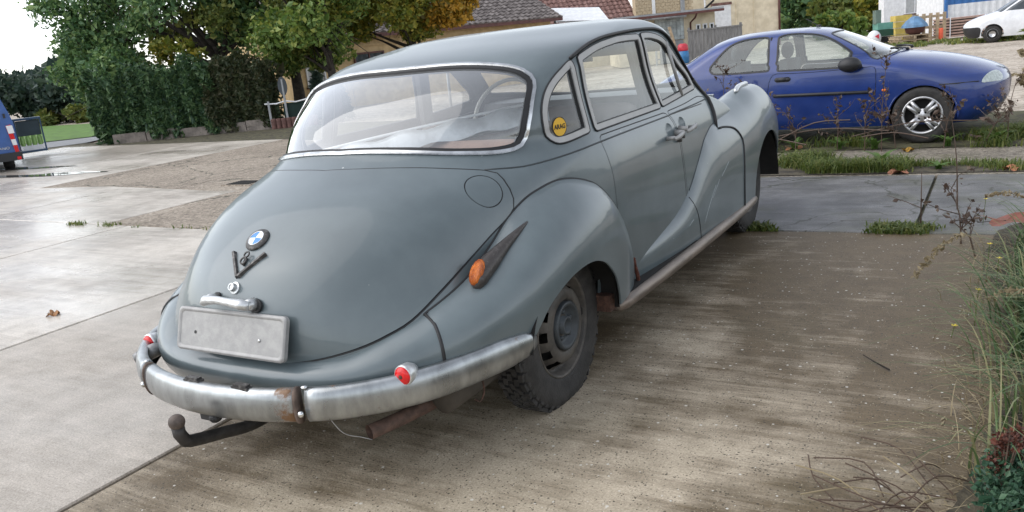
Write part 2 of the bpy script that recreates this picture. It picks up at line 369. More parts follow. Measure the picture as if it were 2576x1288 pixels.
def bumper_mat():
    m = M_BUMPER; t, b, L = mnode(m)
    tc = t.nodes.new('ShaderNodeTexCoord'); sp = t.nodes.new('ShaderNodeSeparateXYZ'); L(tc.outputs['Object'], sp.inputs[0])
    n = t.nodes.new('ShaderNodeTexNoise'); n.inputs['Scale'].default_value = 11; n.inputs['Detail'].default_value = 9; n.inputs['Roughness'].default_value = .72; L(tc.outputs['Object'], n.inputs['Vector'])
    mr = t.nodes.new('ShaderNodeMapRange'); mr.inputs['From Min'].default_value = .3; mr.inputs['From Max'].default_value = .62; L(sp.outputs['X'], mr.inputs['Value'])     # rust gathers beside the right strap
    mr.inputs['To Min'].default_value = .10; mr.inputs['To Max'].default_value = -.06
    ad = t.nodes.new('ShaderNodeMath'); ad.operation = 'ADD'; L(n.outputs['Fac'], ad.inputs[0]); L(mr.outputs['Result'], ad.inputs[1])
    g2 = t.nodes.new('ShaderNodeMath'); g2.operation = 'GREATER_THAN'; g2.inputs[1].default_value = .30; L(sp.outputs['X'], g2.inputs[0])
    rp = t.nodes.new('ShaderNodeMapRange'); rp.inputs['From Min'].default_value = .57; rp.inputs['From Max'].default_value = .68; L(ad.outputs[0], rp.inputs['Value'])
    mu = t.nodes.new('ShaderNodeMath'); mu.operation = 'MULTIPLY'; L(rp.outputs['Result'], mu.inputs[0]); L(g2.outputs[0], mu.inputs[1])
    mx = t.nodes.new('ShaderNodeMix'); mx.data_type = 'RGBA'; src = b.inputs['Base Color'].links[0].from_socket; L(mu.outputs[0], mx.inputs['Factor']); L(src, mx.inputs['A']); mx.inputs['B'].default_value = (.16, .085, .04, 1); L(mx.outputs['Result'], b.inputs['Base Color'])
    im = t.nodes.new('ShaderNodeMapRange'); im.inputs['To Min'].default_value = .9; im.inputs['To Max'].default_value = .1; L(mu.outputs[0], im.inputs['Value']); L(im.outputs['Result'], b.inputs['Metallic'])
bumper_mat()
HULL = Hull([[0.270, -0.800, 2.450, 0.790, 0.650, 0.620, 2.600, 0.100],
 [0.360, -0.860, 2.450, 0.803, 0.670, 0.620, 2.600, 0.100],
 [0.460, -0.885, 2.450, 0.812, 0.685, 0.646, 2.571, 0.100],
 [0.560, -0.885, 2.450, 0.816, 0.690, 0.710, 2.399, 0.100],
 [0.660, -0.857, 2.450, 0.815, 0.690, 0.799, 2.209, 0.100],
 [0.740, -0.804, 2.450, 0.811, 0.685, 0.776, 2.103, 0.100],
 [0.820, -0.709, 2.450, 0.803, 0.683, 0.782, 2.100, 0.100],
 [0.900, -0.577, 2.420, 0.786, 0.680, 0.847, 2.100, 0.150],
 [0.960, -0.421, 2.350, 0.765, 0.680, 0.885, 2.100, 0.250],
 [1.010, -0.302, 2.300, 0.744, 0.680, 0.816, 2.100, 0.421],
 [1.070, -0.201, 2.250, 0.726, 0.675, 0.687, 2.281, 0.451],
 [1.140, -0.113, 2.190, 0.709, 0.668, 0.631, 2.458, 0.456],
 [1.210, -0.015, 2.109, 0.698, 0.660, 0.567, 2.420, 0.445],
 [1.280, 0.105, 2.029, 0.692, 0.648, 0.491, 2.391, 0.427],
 [1.356, 0.288, 1.930, 0.682, 0.625, 0.506, 2.293, 0.392],
 [1.404, 0.533, 1.841, 0.649, 0.580, 0.516, 2.142, 0.345],
 [1.445, 0.822, 1.703, 0.568, 0.500, 0.475, 2.100, 0.297],
 [1.461, 1.102, 1.502, 0.391, 0.350, 0.200, 2.100, 0.240],
 [1.462, 1.230, 1.250, 0.020, 0.020, 0.012, 2.100, 0.008]])
REAR = sweep([
 # s     u     v    ztop zmid zbot  d   tuck  n
 [0.00, -.935, .00, .455, .40, .30, .10, .05, 2.2, .05],
 [0.20, -.925, .20, .455, .40, .30, .10, .05, 2.2, .05],
 [0.42, -.880, .42, .470, .40, .30, .12, .05, 2.2, .05],
 [0.58, -.790, .58, .520, .42, .30, .15, .05, 2.1, .05],
 [0.72, -.670, .70, .565, .44, .30, .18, .05, 2.1, .05],
 [0.90, -.500, .79, .620, .48, .30, .22, .06, 2.1, .05],
 [1.08, -.320, .85, .708, .52, .30, .25, .05, 2.1, .05],
 [1.24, -.160, .88, .790, .55, .30, .26, .02, 2.1, .05],
 [1.40, .000, .893, .845, .57, .30, .26, .01, 2.1, .05],
 [1.58, .180, .893, .872, .58, .30, .25, .01, 2.1, .05],
 [1.76, .360, .880, .848, .56, .30, .22, .01, 2.1, .05],
 [1.90, .490, .858, .770, .50, .30, .18, .01, 2.1, .05],
 [1.98, .570, .838, .650, .44, .29, .14, .01, 2.1, .05],
 [2.05, .640, .812, .480, .38, .28, .10, .01, 2.1, .05],
 [2.09, .680, .790, .380, .34, .28, .08, .01, 2.1, .05]])
FRONT = sweep([
 [0.00, .600, .790, .42, .34, .27, .05, .01, 2.0, .02],
 [0.30, .900, .822, .45, .36, .27, .08, .01, 2.0, .02],
 [0.60, 1.20, .846, .51, .38, .27, .12, .01, 2.0, .03],
 [0.80, 1.40, .856, .615, .41, .27, .15, .01, 2.0, .04],
 [1.00, 1.60, .864, .80, .45, .27, .19, .01, 2.0, .05],
 [1.15, 1.75, .870, .895, .50, .27, .20, .01, 2.0, .06],
 [1.30, 1.90, .878, .915, .54, .27, .20, .01, 2.0, .12],
 [1.60, 2.20, .888, .905, .56, .27, .19, .01, 2.1, .16],
 [1.90, 2.50, .892, .930, .60, .28, .18, .01, 2.1, .20],
 [2.20, 2.80, .890, .970, .63, .30, .17, .01, 2.1, .24],
 [2.45, 3.05, .880, .968, .64, .32, .17, .02, 2.1, .26],
 [2.70, 3.28, .850, .905, .62, .34, .18, .03, 2.1, .18],
 [2.90, 3.45, .780, .790, .58, .36, .20, .04, 2.1, .16],
 [3.10, 3.55, .640, .690, .55, .38, .20, .05, 2.1, .14],
 [3.30, 3.58, .440, .640, .55, .40, .20, .05, 2.1, .12]])
def hull_c(X): return np.stack([0*X[:, 0], np.clip(X[:, 1], .2, 1.7), 0*X[:, 2]+.6], 1)
def fend_c(X): return np.stack([0*X[:, 0]+.42, np.clip(X[:, 1], -.45, 2.95), 0*X[:, 2]+.45], 1)
BMW = thing('vintage_saloon_car', 'old grey-blue rounded saloon car with chrome bumper and round fenders on concrete', 'car', (0, 1.2, 0))
# ---- outlines on the body (right half, v u z)
lid_pts = [(0, -.88, .432), (.15, -.877, .437), (.25, -.865, .446), (.331, -.845, .458), (.406, -.813, .474), (.472, -.771, .492), (.527, -.717, .515), (.574, -.647, .544), (.613, -.527, .606), (.633, -.424, .655), (.650, -.337, .697), (.662, -.254, .734), (.673, -.166, .768), (.678, -.11, .80), (.672, -.093, .835), (.655, -.085, .868), (.627, -.078, .902), (.600, -.075, .925), (.56, -.10, .939), (.524, -.131, .947), (.458, -.183, .961), (.386, -.228, .974), (.310, -.266, .984), (.225, -.297, .991), (.133, -.320, .995), (0, -.336, .996)]
rw_pts = [(0, -.251, 1.036), (.131, -.241, 1.035), (.253, -.219, 1.029), (.358, -.180, 1.018), (.450, -.124, 1.002), (.530, -.050, .988), (.572, .006, .982), (.603, .059, .985), (.618, .095, .997), (.624, .124, 1.026), (.628, .150, 1.077), (.625, .202, 1.156), (.618, .246, 1.205), (.608, .264, 1.232), (.592, .270, 1.256), (.559, .270, 1.277), (.510, .266, 1.295), (.437, .253, 1.309), (.336, .238, 1.320), (.231, .225, 1.326), (.118, .212, 1.329), (0, .207, 1.330)]
qw = path([(.740, .454, 1.0), (.667, .474, 1.300)], [(.667, .474, 1.300), (.660, .408, 1.274), (.647, .329, 1.232), (.643, .260, 1.178), (.650, .213, 1.116), (.658, .200, 1.06), (.663, .206, 1.02), (.685, .235, .985), (.71, .295, .982), (.740, .454, 1.0)])
dw = path([(.745, .492, .996), (.746, 1.269, 1.006)], [(.746, 1.269, 1.006), (.676, 1.195, 1.368)], [(.676, 1.195, 1.368), (.677, 1.04, 1.371), (.677, .889, 1.366), (.680, .680, 1.344), (.671, .512, 1.303)], [(.671, .512, 1.303), (.745, .492, .996)])
fw = path([(.745, 1.287, 1.008), (.74, 1.55, 1.026), (.732, 1.838, 1.048)], [(.732, 1.838, 1.048), (.707, 1.795, 1.137), (.698, 1.703, 1.202), (.693, 1.608, 1.273), (.688, 1.535, 1.322), (.683, 1.462, 1.350), (.676, 1.334, 1.370), (.675, 1.217, 1.371)], [(.675, 1.217, 1.371), (.745, 1.287, 1.008)])
ws_pts = [(0, 2.28, 1.03), (.25, 2.26, 1.03), (.45, 2.17, 1.032), (.58, 2.05, 1.04), (.645, 1.95, 1.06), (.65, 1.90, 1.13), (.645, 1.83, 1.2), (.635, 1.76, 1.27), (.61, 1.70, 1.32), (.55, 1.73, 1.345), (.42, 1.82, 1.352), (.22, 1.90, 1.355), (0, 1.93, 1.357)]
rd = path([(.75, .497, .978), (.764, .503, .94), (.788, .512, .873), (.802, .519, .786), (.808, .515, .687), (.812, .53, .55), (.81, .57, .44), (.80, .60, .33)], [(.80, .60, .33), (.80, 1.475, .33)], [(.80, 1.475, .33), (.812, 1.43, .44), (.815, 1.385, .527), (.813, 1.366, .712), (.804, 1.360, .812), (.788, 1.356, .891), (.766, 1.33, .957), (.752, 1.30, .982)], [(.752, 1.30, .982), (.75, .497, .978)], step=.03)
fd = path([(.754, 1.315, .984), (.767, 1.345, .957), (.79, 1.37, .891), (.805, 1.374, .812), (.813, 1.380, .712), (.815, 1.40, .527), (.812, 1.445, .44), (.80, 1.49, .33)], [(.80, 1.49, .33), (.80, 2.05, .33)], [(.80, 2.05, .33), (.81, 1.98, .6), (.805, 1.955, .79), (.795, 1.972, .862), (.773, 1.98, .939), (.752, 1.965, .985)], [(.752, 1.965, .985), (.74, 1.85, 1.005), (.75, 1.6, .992), (.754, 1.315, .984)], step=.03)
rd = rd[::1]; well = path([(.70, -.37, .285), (.70, .37, .285)], [(.70, .37, .285), (.70, .37, .63)], [(.70, .37, .63), (.70, -.37, .63)], [(.70, -.37, .63), (.70, -.37, .285)], step=.05)
def closed_loop(pts, smooth_n=1):
    q = invert(HULL, pts)
    for _ in range(smooth_n): q = .5*q+.25*(np.roll(q, 1, 0)+np.roll(q, -1, 0))
    return q
def half_loop(pts, step=.025, front=False):
    q = invert(HULL, catmull(pts, step)); q[0, 0] = q[-1, 0] = 1. if front else 0.; return q
def ccw(q): return q if ((q[:, 0]*np.roll(q[:, 1], -1)-np.roll(q[:, 0], -1)*q[:, 1]).sum() > 0) else q[::-1]
def inset(q, d, closed=True):
    r = offset_loop(HULL, q, d, hull_c, closed)
    if not closed:
        for k in (0, -1):
            if q[k, 0] > .999: r[k, 0] = 1.
    return r
lid = half_loop(lid_pts); lid_i = inset(lid, .007, False)
rw = half_loop(rw_pts); rw_f = inset(rw, .013, False); rw_s = inset(rw, .033, False)
wsl = half_loop(ws_pts, front=True); wsl_i = inset(wsl, -.02, False)
side = []
for nm, q in (('quarter_window', qw), ('rear_door_window', dw), ('front_door_window', fw)):
    o = closed_loop(q, 1); i = inset(o, .026); g = inset(o, .032); side.append((nm, o, i, g))
rdl = closed_loop(rd[::-1], 1); rdl = ccw(rdl); fdl = ccw(closed_loop(fd, 1))
_c = np.array((.599, -.180, .878)); _e1 = np.array((.041, .057, -.0115)); _e1 /= np.linalg.norm(_e1); _e2 = np.array((-.0285, .055, .048)); _e2 -= _e1*(_e1@_e2); _e2 /= np.linalg.norm(_e2)
fl = invert(HULL, [_c+.074*(math.cos(k)*_e1+math.sin(k)*_e2) for k in np.arange(0, 2*math.pi, .2)]); fl_i = inset(fl, .0045)
def scallop(c, ru, rz): return invert(HULL, [(c[0], c[1]+ru*math.cos(k), c[2]+rz*math.sin(k)) for k in np.arange(0, 2*math.pi, .35)])
SCA = [(.785, 1.258, .898), (.782, 1.455, .905)]; sc = [scallop(c, .048, .036) for c in SCA]
loops = [(None, lid), ('trunk_lid', lid_i), (None, fl), ('fuel_flap', fl_i), ('rear_trim', rw), ('rear_seal', rw_f), ('rear_window', rw_s), ('windscreen_seal', wsl), ('windscreen', wsl_i), (None, closed_loop(well, 0))]
for nm, o, i, g in side: loops += [(nm+'_frame', o), (nm+'_rub', i), (nm, g)]
loops += [(None, rdl), ('rear_door', inset(rdl, .005)), (None, fdl), ('front_door', inset(fdl, .005)), ('scallop0', sc[0]), ('scallop1', sc[1])]
AB, FC = trim(HULL, 130, 74, loops, 4.2, 2.2)
def on_hull(q, d=0, sg=1):
    X = HULL(q[:, 0], q[:, 1])+normals(HULL, q, hull_c)*d; return X*np.array([sg, 1, 1])
def bead(name, pts, r, m, parent=BMW, closed=False, n=6, flat=1.0):
    V, F = tube(pts, r, n, closed, True, flat); return obj(name, V, F, m, parent, True, world=True)
two = [M_PAINT, M_LINER]
def hp(k, **kw): return panel(HULL, AB, FC[k], hull_c, **kw)
body = pobj('body', hp('base', both=True), two, BMW)
lid_o = pobj('trunk_lid', hp('trunk_lid', both=True, d0=.002), two, BMW); tag(lid_o, 'rounded grey trunk lid with emblem, handle and blank plate')
pobj('fuel_flap', hp('fuel_flap', d0=.0015), two, lid_o)
# the left half of the lid has no flap: fill it with plain sheet
V, F, M_, N = hp('fuel_flap', d0=.0019, mirror=1); obj('fuel_flap', V, F, two, lid_o, True, M_, N, world=True)
pobj('rear_window_trim', hp('rear_trim', both=True, d0=.011, d1=-.004), [M_CHROME, M_BLACK], BMW)
pobj('rear_window_seal', hp('rear_seal', both=True, d0=.004, d1=-.02), [M_BLACK, M_BLACK], BMW)
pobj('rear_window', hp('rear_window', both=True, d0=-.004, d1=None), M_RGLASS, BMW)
pobj('windscreen_seal', hp('windscreen_seal', both=True, d0=.005, d1=-.02), [M_BLACK, M_BLACK], BMW)
pobj('windscreen', hp('windscreen', both=True, d0=-.004, d1=None), M_GLASS, BMW)
for sg in (0, 1):
    for nm, *_ in side:
        f = pobj('window_frame', hp(nm+'_frame', mirror=sg, d0=.006, d1=-.02), [M_ALU, M_BLACK], BMW)
        bead('frame_outline', on_hull([q for q in side if q[0] == nm][0][1], .003, -1 if sg else 1), .0042, M_BLACK, f, True)
        pobj('window_seal', hp(nm+'_rub', mirror=sg, d0=.0, d1=-.02), [M_BLACK, M_BLACK], f)
        pobj('window_pane', hp(nm, mirror=sg, d0=-.006, d1=None), M_GLASS, f)
    for k in ('rear_door', 'front_door'):
        d = pobj('door', hp(k, mirror=sg), two, BMW)
    for k, c in enumerate(SCA):
        pobj('handle_recess', hp('scallop%d' % k, mirror=sg, d1=None, d0=lambda X, c=c: -.022*np.maximum(1-((X[:, 1]-c[1])/.048)**2-((X[:, 2]-c[2])/.036)**2, 0)), M_PAINT, BMW)
# dark seals down in the panel gaps
lw = on_hull(np.concatenate([lid, lid[::-1]]), 0); X = on_hull(lid, -.008); full = np.concatenate([X, (X*np.array([-1, 1, 1]))[::-1][1:-1]])
bead('lid_seal', full, .0085, M_BLACK, closed=True)
for sg in (1, -1):
    bead('flap_seal', on_hull(fl, -.005, sg), .006, M_BLACK, lid_o, True)
    bead('door_seal', on_hull(rdl, -.006, sg), .0065, M_BLACK, closed=True); bead('door_seal', on_hull(fdl, -.006, sg), .0065, M_BLACK, closed=True)
    dr = catmull([(.669, .470, 1.303), (.676, .560, 1.334), (.676, .690, 1.360), (.673, .936, 1.381), (.668, 1.222, 1.389), (.670, 1.437, 1.384), (.682, 1.550, 1.352), (.690, 1.644, 1.292), (.697, 1.78, 1.19), (.712, 1.858, 1.095)], .03)
    bead('drip_rail', on_hull(invert(HULL, dr), .007, sg), .008, M_BLACK)
    bl = catmull([(.560, -.10, .939), (.597, -.048, .934), (.649, .036, .929), (.700, .169, .934), (.741, .323, .944), (.763, .503, .954), (.766, .875, .959), (.765, 1.330, .962), (.763, 1.349, .964), (.760, 1.713, .971), (.75, 1.95, .975)], .04)
    bead('belt_crease_shade', on_hull(invert(HULL, bl), -.0012, sg), .0042, mat('dark_crease', (.03, .038, .042), rough=.5))  # dark line laid along the belt crease to draw in its shade
    bead('vent_divider', np.array([(.692, 1.541, 1.318), (.742, 1.605, 1.032)])*np.array([sg, 1, 1]), .009, M_ALU)
# ---- fenders
def hull_v(u, z, _t=np.linspace(0, 1, 3001)):
    t = np.interp(z, HULL.f[0](_t), _t); u0, u1 = HULL.f[1](t), HULL.f[2](t); g = np.clip((u-u0)/(u1-u0), 0, 1)
    return np.where(u <= u0, -1, HULL(np.arccos(1-2*g)/np.pi, t)[..., 0])
def seam_of(P, na=110, nw=240, lo=0, hi=1):
    A, B = np.meshgrid(np.linspace(lo, hi, na), np.linspace(.18, 1, nw), indexing='ij'); X = P(A, B); f = X[..., 0]-hull_v(X[..., 1], X[..., 2]); out = []
    for i in range(na):
        k = np.where((f[i, :-1] < 0) & (f[i, 1:] >= 0))[0]
        if len(k): j = k[0]; r = f[i, j]/(f[i, j]-f[i, j+1]); out.append(X[i, j]*(1-r)+X[i, j+1]*r)
    return np.array(out)
ra = path([(.876, .335, .22), (.876, .333, .305), (.876, .329, .343), (.885, .284, .435), (.892, .201, .511), (.894, .125, .547), (.894, .036, .564), (.889, -.076, .556), (.878, -.176, .525), (.864, -.253, .480), (.85, -.299, .422), (.845, -.335, .375), (.835, -.39, .335), (.82, -.45, .305), (.82, -.46, .22)], [(.82, -.46, .22), (.876, .335, .22)])
fa = path([(.88, 2.876+.40*math.cos(k), .33+.34*math.sin(k)) for k in np.linspace(math.pi, 0, 15)]+[(.85, 3.28, .2)], [(.85, 3.28, .2), (.88, 2.476, .2)], [(.88, 2.476, .2), (.88, 2.476, .33)])
def inv_s(P, q):
    r = invert(P, q); return r
def fender(P, arch, split, na, nb, sx, sy):
    q = inv_s(P, arch); q2 = list(split)+[(None, q)]
    return trim(P, na, nb, q2, sx, sy)
rs = .345    # where the tail of the fender is joined to the rear apron
ABr, FCr = fender(REAR, ra, [('apron', np.array([(0, 0), (rs, 0)]+[(rs, k/40) for k in range(1, 40)]+[(rs, 1), (0, 1)]))], 110, 30, 2.3, .8)
ABf, FCf = fender(FRONT, fa, [], 110, 34, 3.4, .9)
apron = FCr['apron']; rfen = FCr['base']
pobj('rear_apron', panel(REAR, ABr, apron, fend_c, both=True, d1=-.01), [M_PAINT, M_DARK], BMW)
for sg in (0, 1):
    S_ = np.array([-1 if sg else 1, 1, 1])
    pobj('rear_fender', panel(REAR, ABr, rfen, fend_c, mirror=sg, d0=.003, d1=-.012), [M_PAINT, M_DARK], BMW)
    pobj('front_fender', panel(FRONT, ABf, FCf['base'], fend_c, mirror=sg, d1=-.012), [M_PAINT, M_DARK], BMW)
    sm = seam_of(REAR, lo=.30); tail = REAR(np.full(14, rs), np.linspace(.42, .80, 14)); sm = sm[sm[:, 1] > tail[0][1]+.02]
    bead('fender_piping', np.concatenate([tail[::-1], sm])*S_, .0065, M_BLACK)
    sf = seam_of(FRONT, 90, lo=.06, hi=.46); bead('fender_crease', sf[(sf[:, 1] > 1.42) & (sf[:, 1] < 1.96)]*S_, .0035, MATS['dark_crease'])
    cs = np.array([(.708, 1.862, 1.095), (.716, 1.88, 1.075), (.737, 1.969, 1.008), (.773, 1.985, .939), (.795, 1.976, .862), (.803, 1.955, .81)]); cs = on_hull(invert(HULL, catmull(cs, .03)), .002)
    bead('cowl_seal', cs*S_, .014, M_BLACK)
    c2 = invert(FRONT, catmull([(.806, 1.960, .80), (.812, 2.06, .795), (.828, 2.189, .765), (.863, 2.252, .700), (.882, 2.235, .620), (.888, 2.222, .469), (.884, 2.231, .30)], .03))
    bead('wing_seam', (FRONT(c2[:, 0], c2[:, 1])+normals(FRONT, c2, fend_c)*.001)*S_, .0065, M_BLACK)
    c3 = invert(FRONT, catmull([(.822, 1.392, .53), (.836, 1.42, .46), (.85, 1.45, .37), (.852, 1.475, .29)], .03)); bead('door_edge_gap', (FRONT(c3[:, 0], c3[:, 1])-normals(FRONT, c3, fend_c)*.001)*S_, .0035, M_BLACK)

# ---- bonnet (mostly behind the cabin)
def bonnet(a, t):
    a = np.asarray(a, float); t = np.asarray(t, float); u = 2.12+1.46*t
    wd = .70-.34*t**1.5; zt = 1.015-.03*t-.12*t**4; ang = a*np.pi/2
    return np.stack([wd*np.sin(ang), u, zt-.36*(1-np.cos(ang)**.9)], -1)
A_, B_, X_ = dense(bonnet, 20, 24); k_ = 24; Fq = [(i*k_+j, (i+1)*k_+j, (i+1)*k_+j+1, i*k_+j+1) for i in range(19) for j in range(23)]
Vb = X_.reshape(-1, 3); obj('bonnet', np.concatenate([Vb, Vb*np.array([-1, 1, 1])]), Fq+[tuple(i+len(Vb) for i in f[::-1]) for f in Fq], M_PAINT, BMW, True, world=True)
mb = MB(); mb.box((0, 3.57, .62), (.62, .04, .5)); mb.build('radiator_grille', M_CHROME, BMW, world=True)
M_STRAP = mat('brown_strap', (.11, .078, .062), rough=.7, var=.3, scale=30, metal=.2)
# ---- bumper: three pieces of chromed section held by straps
BS = catmull([(.0, -1.068, .368), (.1, -1.063, .368), (.2, -1.050, .369), (.283, -1.032, .369), (.366, -1.003, .370), (.454, -.966, .370), (.536, -.913, .371), (.627, -.831, .373), (.706, -.728, .376), (.772, -.588, .380), (.832, -.425, .384), (.862, -.335, .386)], .025)
_T = np.gradient(BS, axis=0); _T[:, 2] = 0; _T /= np.linalg.norm(_T, axis=1)[:, None]; BS = BS-np.stack([_T[:, 1], -_T[:, 0], 0*_T[:, 0]], 1)*.034; BS[0, 0] = 0; BS = BS[(BS[:, 0] > .004) | (np.arange(len(BS)) == 0)]
def bumper_piece(name, P, taper, grow=0, m=M_BUMPER, parent=BMW):
    sec = [(math.copysign(abs(math.cos(k))**.75, math.cos(k))*.030+.012, math.sin(k)*.056) for k in np.linspace(-2.1, 2.1, 19)]
    V = []; n = len(sec); T = np.gradient(P, axis=0); T[:, 2] = 0; T /= np.linalg.norm(T, axis=1)[:, None]; O = np.stack([T[:, 1], -T[:, 0], 0*T[:, 0]], 1)
    for i in range(len(P)):
        s = taper[i]
        for a, b in sec: V.append(P[i]+O[i]*((a+grow)*(.3+.7*s))+np.array([0, 0, (b+math.copysign(grow, b))*s]))
    F = [(i*n+j, (i+1)*n+j, (i+1)*n+j+1, i*n+j+1) for i in range(len(P)-1) for j in range(n-1)]
    F += [tuple(range(n)), tuple((len(P)-1)*n+j for j in range(n-1, -1, -1))]
    return obj(name, V, F, m, parent, True, world=True)
L_ = (BS*np.array([-1, 1, 1]))[::-1]; ALL = np.concatenate([L_[:-1], BS]); xs = ALL[:, 0]
mid = ALL[(xs > -.362) & (xs < .362)]; right = ALL[xs >= .366]; left = ALL[xs <= -.366]
bm = bumper_piece('bumper', mid, np.ones(len(mid))); 
tp = lambda n: np.array([1.]*(n-6)+[.985, .96, .91, .83, .68, .40]); bumper_piece('bumper_end', right, tp(len(right))); bumper_piece('bumper_end', left, tp(len(left))[::-1])
for sg in (1, -1):
    k = abs(xs-sg*.366).argmin(); seg = ALL[k-1:k+2]; seg = np.array([seg[0]*.2+seg[1]*.8, seg[1], seg[2]*.2+seg[1]*.8]); st = bumper_piece('bumper_strap', seg, np.ones(3), .004, M_STRAP)
    
    for p_, r_ in (((sg*.385, -1.008, .352), (.011, .009, .011)), ((sg*.384, -.975, .428), (.011, .011, .006))): b_ = MB(); b_.ball(p_, r_); b_.build('strap_bolt', M_CHROME, st, True, world=True)
for x in (-.055, .168):
    b_ = MB(); b_.box((x, -1.040+abs(x)*.05, .424), (.07, .028, .008)); b_.box((x, -1.040+abs(x)*.05, .430), (.058, .020, .010)); b_.build('bumper_pad', M_DARKALU, bm, world=True)
# ---- plate, handle, lock, emblem, badge: set on the lid
def frame_at(p, twist=0):
    q = invert(HULL, [p]); X = HULL(q[:, 0], q[:, 1])[0]; N = normals(HULL, q, hull_c)[0]
    if abs(p[0]) < 1e-6: N[0] = 0; N /= np.linalg.norm(N)
    up = np.array([0, 0, 1.]); up -= N*(up@N); up /= np.linalg.norm(up); rt = np.cross(up, N); return X, rt, up, N      # right, up, outward
def local(V, fr): X, r, u, n = fr; V = np.asarray(V, float); return X+V[:, :1]*r+V[:, 1:2]*u+V[:, 2:]*n
class LB(MB):
    """shapes in the frame of a point on the lid: x right, y up, z outward"""
    def on(s, fr, name, m, parent, smooth=False):
        return obj(name, local(np.concatenate(s.V), fr), s.F, m, parent, smooth, s.M if isinstance(m, list) else None, world=True)
def rrect(w, h, r, n=5):
    return [(sx*(w/2-r)+r*math.cos(a), sy*(h/2-r)+r*math.sin(a)) for sx, sy, a0 in ((1, 1, 0), (-1, 1, 90), (-1, -1, 180), (1, -1, 270)) for a in np.radians(np.linspace(a0, a0+90, n))]
t_ = .318; fp = (np.array((0, -.905, .544)), np.array((1., 0, 0)), np.array((0, math.sin(t_), math.cos(t_))), np.array((0, -math.cos(t_), math.sin(t_))))
M_PLATE = mat('bare_plate_metal', (.31, .305, .30), rough=.5, metal=.3, var=.06, scale=30, col2=(.35, .345, .335), bump=.05, bscale=90)
W_, H_ = .524, .150
lb = LB(); lb.prism(rrect(W_, H_, .018), -.012, .002); pl = lb.on(fp, 'number_plate', M_PLATE, BMW); tag(pl, 'blank grey metal number plate with raised rim')
lb = LB(); o_ = rrect(W_, H_, .018); rims = [(np.array(rrect(W_-2*k, H_-2*k, .016)), z) for k, z in ((0, .001), (.004, .007), (.010, .007), (.016, .0022))]
n_ = len(o_); Vr = np.concatenate([np.c_[q, np.full(n_, z)] for q, z in rims]); lb.add(Vr, [(i*n_+j, i*n_+(j+1) % n_, (i+1)*n_+(j+1) % n_, (i+1)*n_+j) for i in range(3) for j in range(n_)]); lb.on(fp, 'plate_rim', M_PLATE, pl, True)
lb = LB(); lb.add(*[np.c_[np.array([(.006*math.cos(a)-.17, .006*math.sin(a)-.01) for a in np.arange(0, 6.28, .5)]), np.full(13, .0035)]], [tuple(range(13))]); lb.on(fp, 'plate_hole', M_BLACK, pl)
lb = LB(); lb.ball((.145, -.012, .003), (.006, .006, .004)); lb.on(fp, 'plate_screw', M_CHROME, pl, True)
fh = frame_at((0, -.866, .640)); lb = LB(); lb.tube([(-.090, -.012, .050), (-.07, .0, .056), (-.02, .004, .053), (.035, .0, .050), (.085, -.004, .044), (.115, -.008, .034)], [.013, .021, .017, .017, .024, .020], 12, flat=.8)
lb.tube([(-.080, .010, .002), (-.078, .012, .03), (-.075, .0, .054)], [.013, .013, .014], 10); lb.tube([(.098, .0, .002), (.10, -.002, .02), (.102, -.005, .038)], [.024, .02, .018], 10); M_CHR2 = mat('pitted_light_metal', (.6, .61, .61), rough=.33, metal=.7, var=.16, scale=45)
lb.on(fh, 'trunk_handle', M_CHR2, lid_o, True); lb = LB(); lb.prism([(.108+.03*math.cos(a), -.004+.024*math.sin(a)) for a in np.arange(0, 6.28, .4)], -.002, .006); lb.on(fh, 'handle_pad', M_BLACK, lid_o); lb = LB(); lb.prism([(-.080+.018*math.cos(a), .012+.018*math.sin(a)) for a in np.arange(0, 6.28, .4)], -.002, .006); lb.on(fh, 'handle_pad', M_BLACK, lid_o)
fk = frame_at((0, -.846, .684)); lb = LB(); lb.lathe([(0, .0), (.021, .0), (.021, .007), (.015, .009), (.013, .024), (.009, .025), (.008, .021), (0, .021)], n=20); lb.on(fk, 'trunk_lock', M_CHR2, lid_o)
fe = frame_at((0, -.714, .816)); lb = LB(); lb.lathe([(0, .0), (.047, .0), (.047, .006), (.044, .010), (.030, .0135)], n=36); em = lb.on(fe, 'emblem', M_DARKALU, lid_o, True)
for k, c in enumerate(((.80, .82, .84), (.05, .22, .55))):
    lb = LB()
    for h in (0, 2):
        a0 = (k+h)*math.pi/2; arc = [(.029*math.cos(a), .029*math.sin(a), .0135) for a in np.linspace(a0, a0+math.pi/2, 8)]
        lb.add([(0, 0, .016)]+arc, [(0, i, i+1) for i in range(1, 8)])
    lb.on(fe, 'emblem_field', mat('emblem_%s' % ('white', 'blue')[k], c, rough=.25, var=.1), em)
lb = LB(); lb.tube([(.030*math.cos(a), .030*math.sin(a), .0138) for a in np.arange(0, 6.28, .25)], .0016, 5, True); lb.on(fe, 'emblem_ring', M_CHROME, em, True)
fv = frame_at((0, -.79, .752)); lb = LB()
def bar(p, q, w, h):
    p = np.array(p); q = np.array(q); d = (q-p)/np.linalg.norm(q-p); s = np.array([-d[1], d[0]])*w/2
    lb.add([(*(p+s), -.004), (*(p-s), -.004), (*(q-s), -.004), (*(q+s), -.004), (*(p+s*.5), h), (*(p-s*.5), h), (*(q-s*.5), h), (*(q+s*.5), h)], [(0, 1, 5, 4), (1, 2, 6, 5), (2, 3, 7, 6), (3, 0, 4, 7), (4, 5, 6, 7)])
bar((-.076, .042), (-.002, -.052), .017, .010); bar((.080, .043), (.002, -.050), .016, .0105); lb.on(fv, 'letter_v', M_DARKALU, lid_o)
